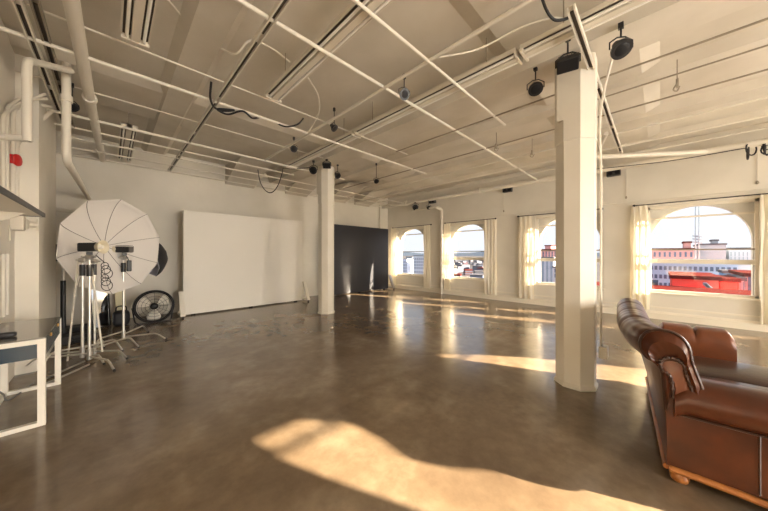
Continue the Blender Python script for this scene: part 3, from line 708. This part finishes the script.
flood((2.43, 4.82, 3.40), (-0.5, -0.8, -0.3), 0.50, 'small round black lamp hanging before the far column')
flood((2.37, 3.43, 3.32), (0.3, -0.5, -0.6), 0.45, 'small black lamp hanging from the pale lengthwise conduit')
flood((2.39, 2.07, 3.27), (-0.3, -0.7, -0.4), 0.48, 'small black lamp hanging by a rod next to the first crossing pipe', top=(2.39, 2.07, 3.5))
flood((4.74, 5.03, 3.27), (-0.3, -0.6, -0.6), 0.50, 'small black lamp hanging to the right of the far column', top=(4.74, 5.03, 3.72))
flood((-0.34, 5.30, 3.32), (0.4, -0.5, -0.7), 0.5, 'dark lamp between the white pipes above the desk')
flood((8.15, 6.5, 3.20), (-0.6, -0.5, -0.4), 0.9, 'dark lamp hanging from the window wall pipe near the far corner', top=(8.15, 6.5, 3.40))
flood((8.16, 5.9, 3.12), (-0.6, -0.5, -0.6), 0.6, 'small dark lamp hanging beside the downpipe elbow', top=(8.16, 5.9, 3.40))
for loc, lb in (((8.52, 5.99, 3.33), 'small black speaker on the window wall above the farthest window'), ((8.52, 3.25, 3.31), 'small black speaker on the window wall between the columns'), ((8.52, 0.78, 3.30), 'small black speaker on the window wall right of the foreground column')):
    t = thing('wall_speaker', lb, 'speaker', loc); x, y, z = loc
    bm = B(); box(bm, x - .07, x + .05, y - .13, y + .13, z - .0, z + .13, .01); obj('case', bm, 'black', t)
    bm = B(); box(bm, x + .04, XR, y - .03, y + .03, z + .04, z + .09); obj('bracket', bm, 'black', t)
    bm = B()
    for s in (-1, 1): lathe(bm, [(.045, 0), (.04, .01), (.01, .004)], 16, look((x - .07, y + s * .06, z + .065), (-1, 0, 0)))
    obj('grille', bm, 'lens', t, True)
for loc, lb in (((4.63, -0.14, 3.36), 'small dark clamp on the ceiling right of the foreground column'), ((5.80, 1.75, 3.36), 'small dark clamp on the ceiling left of the foreground column, farther one'), ((5.05, 2.13, 3.38), 'small dark clamp on the ceiling left of the foreground column, nearer one')):
    x, y, z = loc; bm = B(); box(bm, x - .03, x + .03, y - .012, y + .012, z, z + .09, .003); tube(bm, curve_pts([(x - .05, y, z + .03), (x - .02, y + .03, z - .02), (x + .03, y, z - .03), (x + .06, y - .02, z + .03)]), .008, 6); tube(bm, [(x, y, z + .08), (x, y, 3.68)], .006, 6)
    tag(obj('ceiling_clamp', bm, 'strut'), lb, 'clamp')

# ------------------------------------------------------------ studio gear
def canopy(t, c, d, Rr, dep, n, m, seam_m, spin=0.0, outer=None):
    """umbrella canopy: rim centre c, d = unit direction from apex to open side"""
    mt = look(c, d) @ Matrix.Rotation(spin, 4, 'Z')
    def prof(s): return Rr * math.sin(s * 1.25) / math.sin(1.25), -dep * (math.cos(s * 1.25) - math.cos(1.25)) / (1 - math.cos(1.25))
    def shell(off=0.0):
        bm = B(); K, S = 10, 6; g = []
        for i in range(K + 1):
            s = i / K; r, z = prof(s); row = []
            for a in range(n * S):
                f = (a % S) / S; sag = 1 - 0.055 * (1 - abs(2 * f - 1)) * s
                th = 2 * PI * a / (n * S)
                chord = math.cos(PI / n) / math.cos((f - .5) * 2 * PI / n)
                rr = r * (chord * s + 1 * (1 - s)); rr *= (1 - 0.01 * s)
                row.append(bm.verts.new(((rr + off) * math.cos(th), (rr + off) * math.sin(th), z * sag - off)))
            g.append(row)
        for i in range(K):
            for a in range(n * S): 
                q = (a + 1) % (n * S)
                if i == 0: bm.faces.new((g[0][0], g[1][a], g[1][q])) if False else bm.faces.new((g[i][a], g[i][q], g[i + 1][q], g[i + 1][a]))
                else: bm.faces.new((g[i][a], g[i][q], g[i + 1][q], g[i + 1][a]))
        bmesh.ops.remove_doubles(bm, verts=bm.verts[:], dist=1e-5)
        bm.transform(mt); return bm
    o = obj('canopy', shell(), m, t, True)
    md = o.modifiers.new('cloth thickness', 'SOLIDIFY'); md.thickness = 0.002
    if outer:
        o2 = obj('black_cover', shell(0.008), outer, t, True); md = o2.modifiers.new('cloth thickness', 'SOLIDIFY'); md.thickness = 0.002
    for k in range(n):
        th = 2 * PI * k / n; pts = []
        for i in range(0, 11):
            r, z = prof(i / 10); r *= .985; pts.append(mt @ Vector((r * math.cos(th), r * math.sin(th), z + 0.008)))
        bm = B(); tube(bm, pts, 0.0035, 5); obj('rib', bm, seam_m, t)
    bm = B(); tube(bm, [mt @ Vector((0, 0, -dep - .03)), mt @ Vector((0, 0, dep * 1.3))], .005, 8); obj('shaft', bm, 'chrome', t)
um = thing('photo_umbrella', 'huge open white studio umbrella beside the left wall', 'umbrella', (0.02, 6.05, 0.8))
d = (Vector((-0.19, 5.27, 1.55)) - Vector((-0.02, 6.2, 1.62))).normalized()
canopy(um, (0.07, 5.92, 1.56), (0.62, -0.78, -0.02), 0.745, 0.22, 10, 'nylon', 'seam', R(14))
um2 = thing('photo_umbrella', 'black backed studio umbrella with pale lining behind the large white one', 'umbrella', (0.5, 6.4, 1.0))
canopy(um2, (0.50, 6.98, 1.38), (-0.80, -0.25, -0.25), 0.40, 0.30, 8, 'nylon_blue', 'seam', 0.2, outer='rubber')

def cstand(px, py, ztop, label, angs, legL=0.42, grip=(1.15, 1.30), r=0.0165, legh=0.26):
    t = thing('light_stand', label, 'light stand', (px, py, 0))
    bm = B(); tube(bm, [(px, py, 0.10), (px, py, min(ztop, 1.16))], r, 12); obj('pole', bm, 'chrome', t, True)
    bm = B(); tube(bm, [(px, py, 1.1), (px, py, ztop)], r * .7, 12); obj('riser', bm, 'chrome', t, True)
    bm = B(); tube(bm, [(px, py, grip[0]), (px, py, grip[1])], r * 1.8, 12); obj('grip_collar', bm, 'black', t, True)
    bm = B(); tube(bm, [(px, py, .06), (px, py, .20)], r * 1.6, 12); obj('hub', bm, 'alu', t, True)
    for k, (a, zz) in enumerate(zip(angs, (0.10, 0.14, 0.19))):
        cx, cy = math.cos(a), math.sin(a)
        bm = B(); tube(bm, [(px, py, zz), (px + cx * legL * .72, py + cy * legL * .72, zz + .02), (px + cx * legL * .80, py + cy * legL * .80, zz), (px + cx * legL, py + cy * legL, 0.012)], .0125, 8)
        lg = obj('leg', bm, 'chrome', t, True)
        bm = B(); tube(bm, [(px + cx * legL * .975, py + cy * legL * .975, .03), (px + cx * legL, py + cy * legL, 0.008)], .015, 8); obj('foot_cap', bm, 'rubber', lg, True)
    bm = B()
    lathe(bm, [(.03, -.03), (.036, 0), (.03, .03)], 14, look((px, py - .01, ztop - .06), (1, -.6, 0)))
    tube(bm, [(px - .06, py + .02, ztop - .06), (px + .06, py - .03, ztop - .06)], .01, 8); obj('grip_head', bm, 'alu', t, True)
    return t
cstand(-0.26, 5.44, 1.42, 'chrome light stand nearest the desk, first of the cluster', (R(-60), R(170), R(20)))
cstand(-0.19, 5.27, 1.46, 'chrome light stand carrying the strobe with the round dish', (R(-68), R(165), R(35)), 0.62)
cstand(-0.15, 5.50, 1.40, 'slim chrome light stand at the right of the cluster', (R(-50), R(80), R(200)), 0.50, r=0.012)
cstand(0.155, 6.13, 1.44, 'chrome light stand apart on the right, carrying the black strobe', (R(-30), R(55), R(235)), 0.60)
# slender leaning boom poles
for a, b, lb in (((-0.40, 5.55, 0.02), (-0.30, 5.50, 1.35), 'thin white pole leaning left of the chrome stands'), ((-0.07, 5.15, 0.16), (-0.17, 5.33, 1.25), 'thin pale pole leaning between the chrome stands')):
    bm = B(); tube(bm, [a, b], .010, 8); tag(obj('boom_pole', bm, 'pipe', None, True), lb, 'pole')
# horizontal sliding legs on the floor by the desk
for (x0, y0, x1, y1, lb) in ((-0.56, 4.9, -0.24, 5.40, 'chrome bar lying near the floor behind the desk, longer'), (-0.50, 4.76, -0.19, 5.20, 'chrome bar lying near the floor behind the desk, shorter')):
    bm = B(); tube(bm, [(x0, y0, .014), (x1, y1, .014)], .012, 8); tag(obj('stand_bar', bm, 'alu', None, True), lb, 'bar')
# dark roller stand behind
t = thing('roller_stand', 'black light stand against the back wall behind the pilaster', 'light stand', (-0.55, 7.0, 0))
bm = B(); tube(bm, [(-0.55, 7.0, 0.05), (-0.55, 7.0, 1.0)], .032, 12); obj('pole', bm, 'black', t, True)
bm = B(); tube(bm, [(-0.55, 7.0, 0.95), (-0.55, 7.0, 1.5)], .018, 12); obj('riser', bm, 'chrome', t, True)
bm = B()
for a in (0.4, 2.5, 4.6): tube(bm, [(-0.55, 7.0, .12), (-0.55 + .4 * math.cos(a), 7.0 + .4 * math.sin(a), .06)], .018, 8); lathe(bm, [(.03, -.012), (.03, .012)], 12, look((-0.55 + .4 * math.cos(a), 7.0 + .4 * math.sin(a), .03), (1, 0, 0)))
obj('base', bm, 'black', t, True)
bm = B(); box(bm, -0.63, -0.47, 6.9, 7.1, 1.32, 1.60, .02); obj('lamp_head', bm, 'black', t)
# strobes
def strobe(c, d, lb, dish=False):
    t = thing('strobe_light', lb, 'strobe light', c); mt = look(c, d) @ Matrix.Scale(.95, 4)
    bm = B(); b2 = B(); box(b2, -.055, .055, -.06, .06, -.10, .10, .012); merge(bm, b2, mt); obj('body', bm, 'black', t)
    if dish:
        bm = B(); lathe(bm, [(.05, .09), (.06, .11), (.095, .17), (.09, .17), (.055, .115), (.0, .112)], 28, mt); obj('dish', bm, 'reflector', t, True)
        bm = B(); lathe(bm, [(.03, .11), (.035, .14), (.02, .165), (0, .17)], 16, mt); obj('bulb', bm, 'tube', t, True)
    else:
        bm = B(); lathe(bm, [(.055, .09), (.062, .12), (.062, .19), (.05, .22), (0, .235)], 24, mt); obj('glass_dome', bm, 'reflector', t, True)
    bm = B(); b2 = B(); box(b2, -.045, .045, -.05, .05, -.112, -.10); merge(bm, b2, mt); obj('rear_panel', bm, 'seam', t)
    bm = B(); tube(bm, [Vector(c) - Vector((0, 0, .06)), Vector(c) - Vector((0, 0, .13))], .018, 10); box(bm, c[0] - .03, c[0] + .03, c[1] - .03, c[1] + .03, c[2] - .10, c[2] - .06); obj('bracket', bm, 'black', t, True)
    return t
strobe((-0.19, 5.27, 1.53), (0.80, -0.60, 0.02), 'black strobe with a round metal dish in front of the white umbrella', True)
strobe((0.165, 6.12, 1.52), (-0.75, 0.55, 0.0), 'black strobe with a short glass dome on the separate right stand')
t = B()
for k in range(6):
    c = (-0.05 + .01 * (k % 3), 5.38, 1.28 - .055 * k); rr = .045 + .012 * (k % 3)
    tube(t, [(c[0] + rr * math.cos(q / 14 * 2 * PI) * .8, c[1] + rr * math.cos(q / 14 * 2 * PI) * -.5, c[2] + rr * math.sin(q / 14 * 2 * PI)) for q in range(14)], .005, 5, closed=True)
tube(t, [(-0.05, 5.38, 1.32), (-0.13, 5.33, 1.42)], .006, 6)
tag(obj('cable_bundle', t, 'rubber'), 'black power cable coiled and hung between the two strobes', 'cable')
t = B(); box(t, .19, .25, 6.03, 6.11, 1.16, 1.34, .012); tube(t, [(.22, 6.07, 1.33), (.18, 6.11, 1.43)], .006, 6); tag(obj('battery_pack', t, 'black'), 'small black battery pack hung on the separate right stand', 'battery pack')
# drum fan
fan = thing('drum_fan', 'black round floor fan with pale blades leaning at the back wall', 'fan', (0.66, 7.72, 0))
fc = Vector((0.66, 7.56, 0.335)); fd = Vector((0.0, -1.0, 0.10)).normalized(); mt = look(fc, fd)
bm = B(); lathe(bm, [(.325, -.10), (.335, -.10), (.335, .10), (.325, .10), (.315, .0)], 40, mt)
bm2 = B()
for rr, zz in ((.325, .10), (.325, -.10), (.30, .115)): tube(bm2, [mt @ Vector((rr * math.cos(q / 40 * 2 * PI), rr * math.sin(q / 40 * 2 * PI), zz)) for q in range(40)], .014, 8, closed=True)
bm.free(); obj('drum', bm2, 'black', fan, True)
bm = B(); n = 40; ring = []
for z in (-.10, .10): ring.append([bm.verts.new(mt @ Vector((.332 * math.cos(2 * PI * k / n), .332 * math.sin(2 * PI * k / n), z))) for k in range(n)])
for k in range(n): bm.faces.new((ring[0][k], ring[0][(k + 1) % n], ring[1][(k + 1) % n], ring[1][k]))
o = obj('shroud', bm, 'black', fan, True); md = o.modifiers.new('sheet', 'SOLIDIFY'); md.thickness = .006
for k in range(3):
    bm = B(); a0 = k * 2 * PI / 3 + .5; g = []
    for i in range(7):
        r = .06 + .235 * i / 6; row = []
        for j in range(7):
            wd = .75 * math.sin(.5 + 2.0 * i / 6) ; a = a0 + (j / 6 - .5) * wd * 1.5
            row.append(bm.verts.new(mt @ Vector((r * math.cos(a), r * math.sin(a), (j / 6 - .5) * .09 - .01))))
        g.append(row)
    for i in range(6):
        for j in range(6): bm.faces.new((g[i][j], g[i][j + 1], g[i + 1][j + 1], g[i + 1][j]))
    o = obj('blade', bm, 'white', fan, True); md = o.modifiers.new('sheet', 'SOLIDIFY'); md.thickness = .004
bm = B(); lathe(bm, [(.065, -.06), (.07, .03), (.05, .05), (0, .055)], 20, mt); obj('motor', bm, 'black', fan, True)
bm = B()
for k in range(4): tube(bm, [mt @ Vector((r_ * .999 * math.cos(2 * PI * q / 32), r_ * math.sin(2 * PI * q / 32), .118)) for q in range(32) for r_ in (.09 + .06 * k,)], .003, 5, closed=True)
for k in range(12): a = 2 * PI * k / 12; tube(bm, [mt @ Vector((.05 * math.cos(a), .05 * math.sin(a), .118)), mt @ Vector((.33 * math.cos(a), .33 * math.sin(a), .105))], .0025, 4)
obj('guard', bm, 'black', fan)
bm = B(); tube(bm, curve_pts([(0.40, 7.46, .015), (0.36, 7.60, .06), (.32, 7.62, .33)]), .014, 8); tube(bm, curve_pts([(0.92, 7.46, .015), (0.96, 7.60, .06), (1.0, 7.62, .33)]), .014, 8); tube(bm, [(0.40, 7.46, .015), (0.92, 7.46, .015)], .014, 8); obj('floor_stand', bm, 'black', fan, True)
# leaning mirror, board, cases behind the stands
def lean(x0, x1, y, z1, tilt, th, m, name, lb, cat, frame=None, rz=0):
    t = thing(name, lb, cat, ((x0 + x1) / 2, y, 0), rz)
    w2 = (x1 - x0) / 2
    mt = wm(t) @ Matrix.Rotation(-tilt, 4, 'X')
    bm = B(); box(bm, -w2, w2, 0, th, 0.005, z1); bm.transform(mt); obj('sheet', bm, m, t)
    if frame:
        bm = B(); 
        for s in (-1, 1): box(bm, s * w2 - .012, s * w2 + .012, -.008, th + .004, 0.005, z1)
        box(bm, -w2, w2, -.008, th + .004, 0.0, .022); box(bm, -w2, w2, -.008, th + .004, z1 - .02, z1); bm.transform(mt); obj('frame', bm, frame, t)
    return t
lean(-0.26, 0.02, 7.70, 0.92, R(4), .012, 'foil', 'leaning_mirror', 'narrow framed mirror leaning at the back wall behind the stands', 'mirror', 'black', R(30))
lean(0.10, 0.26, 7.96, 0.90, R(14), .012, 'cream', 'leaning_board', 'narrow cream board leaning at the back wall beside the mirror', 'board', None, R(10))
t = thing('equipment_bag', 'black equipment bag on the floor between the mirror and the fan', 'bag', (0.18, 7.68, 0))
bm = B(); superbox(bm, (0.16, 7.68, 0.15), (0.26, 0.28, 0.30), 4, 6); obj('body', bm, 'rubber', t, True)
bm = B(); tube(bm, curve_pts([(0.08, 7.68, .29), (.10, 7.66, .38), (.22, 7.66, .38), (.24, 7.68, .29)]), .012, 8); obj('handle', bm, 'rubber', t, True)
for x, y, z, a, b_, lb in ((-0.42, 7.55, 0.0, .46, .12, 'flat black hard case on the floor behind the stands'), (-0.36, 6.80, 0.0, .40, .12, 'low black hard case on the floor nearer the stands')):
    t = thing('hard_case', lb, 'case', (x, y, 0)); bm = B(); box(bm, x - a / 2, x + a / 2, y - .14, y + .14, 0, b_, .015); obj('shell', bm, 'rubber', t)
    bm = B(); tube(bm, [(x - .07, y - .14, b_ * .5), (x - .06, y - .17, b_ * .5), (x + .06, y - .17, b_ * .5), (x + .07, y - .14, b_ * .5)], .008, 6); obj('handle', bm, 'black', t, True)

# ------------------------------------------------------------ the city outside
bm = B(); box(bm, XR + 6, 9000, -6000, 9000, -29, -28); struct('floor_outside', bm, 'asphalt').name = 'city_ground'
bm = B(); random.seed(3)
g = []
for k in range(120):
    a = R(-70) + R(170) * k / 119; h = 18 + 22 * abs(math.sin(k * .13)) + 12 * math.sin(k * .31 + 1) + 6 * math.sin(k * .9)
    g.append([(4200 * math.cos(a), 4200 * math.sin(a), -28), (4600 * math.cos(a), 4600 * math.sin(a), max(8, h) * 1.2), (5400 * math.cos(a), 5400 * math.sin(a), -28)])
vs = [[bm.verts.new(p) for p in row] for row in g]
for a, b_ in zip(vs, vs[1:]):
    for j in range(2): bm.faces.new((a[j], a[j + 1], b_[j + 1], b_[j]))
o = struct('hills', bm, 'hill', smooth=True)
def building(name, lb, x, y0, y1, z1, dep, m, rows=(), nwin=0, ww=.5, wh=1.2, z0=-28, roof=None, wl='b_win'):
    """facade facing the room at distance x, windows as parts"""
    t = thing(name, lb, 'building', (x + dep / 2, (y0 + y1) / 2, z0))
    bm = B(); box(bm, x, x + dep, y0, y1, z0, z1); obj('facade', bm, m, t)
    bm = B(); box(bm, x - .15, x + dep + .15, y0 - .15, y1 + .15, z1, z1 + .35); obj('parapet', bm, {'b_red': 'r_red_dim', 'b_brick': 'r_red_dim'}.get(roof or m, 'r_pale_dim'), t)
    first = None; sp = (y1 - y0) / max(1, nwin)
    for z in rows:
        for k in range(nwin):
            yc = y0 + sp * (k + .5)
            if first is None:
                bm = B(); box(bm, x - .08, x + .05, yc - sp * ww / 2, yc + sp * ww / 2, z - wh / 2, z + wh / 2); first = obj('facade_window', bm, wl, t); fy, fz = yc, z
            else:
                c = first.copy(); C.objects.link(c); c.location = (0, yc - fy, z - fz)
    return t
def Wd(px, X):                                  # y on the plane X seen at picture column px (all numbers from the survey of the photo)
    r = (px - 384) / 275.0; c_, s_ = math.cos(R(44.9)), math.sin(R(44.9))
    return X * (-r * s_ + c_) / (r * c_ + s_)
def Zd(px, py, X):
    r = (px - 384) / 275.0; return 1.44 + (254 - py) / 275.0 * X / (r * math.cos(R(44.9)) + math.sin(R(44.9)))
def bl(name, lb, X, pa, pb, ytop, dep, m, rows=(), n=0, **k):
    y0, y1 = Wd(pb, X), Wd(pa, X); pm = (pa + pb) / 2
    return building(name, lb, X, y0, y1, Zd(pm, ytop, X), dep, m, [Zd(pm, q, X) for q in rows], n, **k)
bl('office_block', 'long pale blue office block with rows of windows across the street', 62, 636, 738, 262, 12, 'b_white', (268.5, 277.5, 286), 20, ww=.6, wh=.62, roof='b_pale')
bl('brick_building', 'pink brick building rising behind the long office block', 84, 600, 694, 250, 14, 'b_brick', (254.5,), 20, ww=.4, wh=1.0)
bl('stair_tower', 'small pink brick tower on the roof line beside the antenna masts', 84.5, 684, 691, 243, 5, 'b_brick', (), 0, z0=Zd(647, 250, 84) + .35)
bl('grey_building', 'grey blue clad building right of the antenna masts', 92, 700, 726, 245, 16, 'b_grey', (), 0, roof='b_grey')
bl('pale_building', 'hazy white low building at the right behind the office block', 96, 729, 790, 249, 14, 'b_pale', (254, 259), 14, ww=.25, wh=.9, wl='b_grey')
bl('roof_plant', 'small rooftop plant box on the grey blue building', 93.5, 712, 718, 241, 3, 'b_grey', (), z0=Zd(713, 245, 92) + .35)
bl('red_shed', 'low bright red roofed building in front of the office block', 40, 672, 719, 279.5, 8, 'b_red', (), roof='b_red')
bl('red_annex', 'red walled annex right of the low red building', 42, 720, 738.5, 282, 6, 'b_red', (), roof='b_red')
bl('red_terrace', 'long low red parapet nearest the window', 34, 560, 790, 295, 5, 'b_red', (), roof='b_red')
bl('pink_block', 'pink brick block at the right edge of the nearest window view', 45, 745, 775, 277, 8, 'b_brick', (282, 290), 3, ww=.4, wh=1.0)
bl('white_annex', 'white rooftop volume between the red annex and the pink block', 44, 739.6, 744.3, 281, 6, 'b_pale', (286,), 2, wh=.8)
bl('blue_annex', 'small bright blue rooftop block before the office block', 55, 724, 741, 273.5, 4, 'b_blue', ())
bl('white_kiosk', 'white and glass rooftop kiosk left of the low red building', 39.6, 644, 656, 285, 3, 'b_pale', (289,), 4, ww=.7, wh=.7)
t = thing('fire_escape', 'dark rooftop stair against the low red building', 'stair', (39.5, Wd(712, 39.6), Zd(712, 292, 39.6)))
bm = B(); ya, yb = Wd(716, 39.6), Wd(705, 39.6)
for k in range(9):
    q = k / 8; yy = ya + (yb - ya) * q; zz = Zd(710, 293 - 9 * q, 39.6); box(bm, 39.3, 39.9, yy - .12, yy + .12, zz - .12, zz + .1)
obj('steps', bm, 'b_grey', t)
for px, top, lb in ((695.5, 206, 'tall thin antenna mast left of the pair'), (699, 206, 'tall thin antenna mast right of the pair')):
    X = 90; y = Wd(px, X); t = thing('antenna_mast', lb, 'antenna', (X, y, 0)); bm = B(); tube(bm, [(X, y, -5), (X, y, Zd(px, top, X))], .11, 6); obj('mast', bm, 'b_grey', t)
    bm = B(); 
    for q in range(3): z = Zd(px, 243 - q * 3, X); tube(bm, [(X, y - .45, z), (X, y + .45, z + .3)], .12, 6)
    obj('antenna', bm, 'b_grey', t)
# view of the window behind the column
bl('white_tower', 'white apartment tower seen through the window at the foreground column', 95, 541, 553.5, 258, 10, 'b_pale', (262, 266, 270, 274, 278, 282), 3, ww=.45, wh=1.3, wl='b_grey')
bl('red_topped_tower', 'red topped tower behind the white apartment tower', 110, 539, 560, 250, 12, 'b_brick', (253, 256), 7, ww=.4, wh=1.0)
bl('rooftop_block', 'small red rooftop block on the red topped tower', 112, 545, 551, 246, 6, 'b_brick', (), 0, z0=Zd(549, 250, 110) + .35)
bl('beige_block', 'beige block right of the white apartment tower', 80, 553, 575, 268, 10, 'b_beige', (271, 276), 4, ww=.4, wh=1.0)
# view of the farthest window
bl('slab_block', 'pale slab block in the farthest window, left one', 150, 398, 407, 259, 20, 'b_white', (262, 265, 268, 271), 5, ww=.4, wh=1.2)
bl('slab_block', 'grey blue tower in the middle of the farthest window', 170, 406, 412.5, 257, 20, 'b_grey', (260, 264, 268, 272), 4, ww=.35, wh=1.2, wl='b_pale')
bl('slab_block', 'tall pale block in the farthest window, right one', 140, 413, 424, 256, 20, 'b_pale', (259, 262, 265, 268, 272), 6, ww=.4, wh=1.2)
# scattered far city
random.seed(21); protos = []
cols = ['f_pale', 'f_beige', 'f_white', 'f_brick', 'f_grey', 'f_pale']
for i, mm in enumerate(cols):
    t = thing('city_block', 'pale low block in the hazy far city', 'building', (0, 0, -28), 0, 'low blocks of the hazy far city')
    bm = B(); a, b2, h = random.uniform(10, 22), random.uniform(10, 24), random.uniform(5, 11); box(bm, -a / 2, a / 2, -b2 / 2, b2 / 2, -28, -28 + h); obj('facade', bm, mm, t)
    bm = B(); box(bm, -a / 2 - .2, a / 2 + .2, -b2 / 2 - .2, b2 / 2 + .2, -28 + h, -28 + h + .8); obj('roof', bm, 'r_red_dim' if i == 3 else 'r_pale_dim', t)
    bm = B()
    for q in range(int(h / 3.2)): box(bm, -a / 2 - .1, a / 2 + .1, -b2 / 2 - .1, b2 / 2 + .1, -28 + 1.4 + q * 3.2, -28 + 2.6 + q * 3.2)
    obj('window_band', bm, 'b_win', t); protos.append(t)
index_kids()
k = 0
spots = []
for lo, hi, n in ((449, 487, 60), (398, 424, 20), (537, 556, 14), (640, 760, 16)):
    for q in range(n):
        for tries in range(60):
            px = random.uniform(lo, hi); dd = random.uniform(260, 1500) if hi < 500 else random.uniform(220, 800)
            r = (px - 384) / 275.0; c_, s_ = math.cos(R(44.9)), math.sin(R(44.9)); dp = dd / math.hypot(1, r)
            p = (dp * (r * c_ + s_), dp * (-r * s_ + c_), -28)
            if all((p[0] - q2[0]) ** 2 + (p[1] - q2[1]) ** 2 > 34 ** 2 for q2 in spots): spots.append(p); break
for p in spots:
    pr = protos[k % 6]
    if k < 6: pr.location = p; pr.rotation_euler = (0, 0, random.random())
    else: dup(pr, p, random.random() * 1.5)
    k += 1
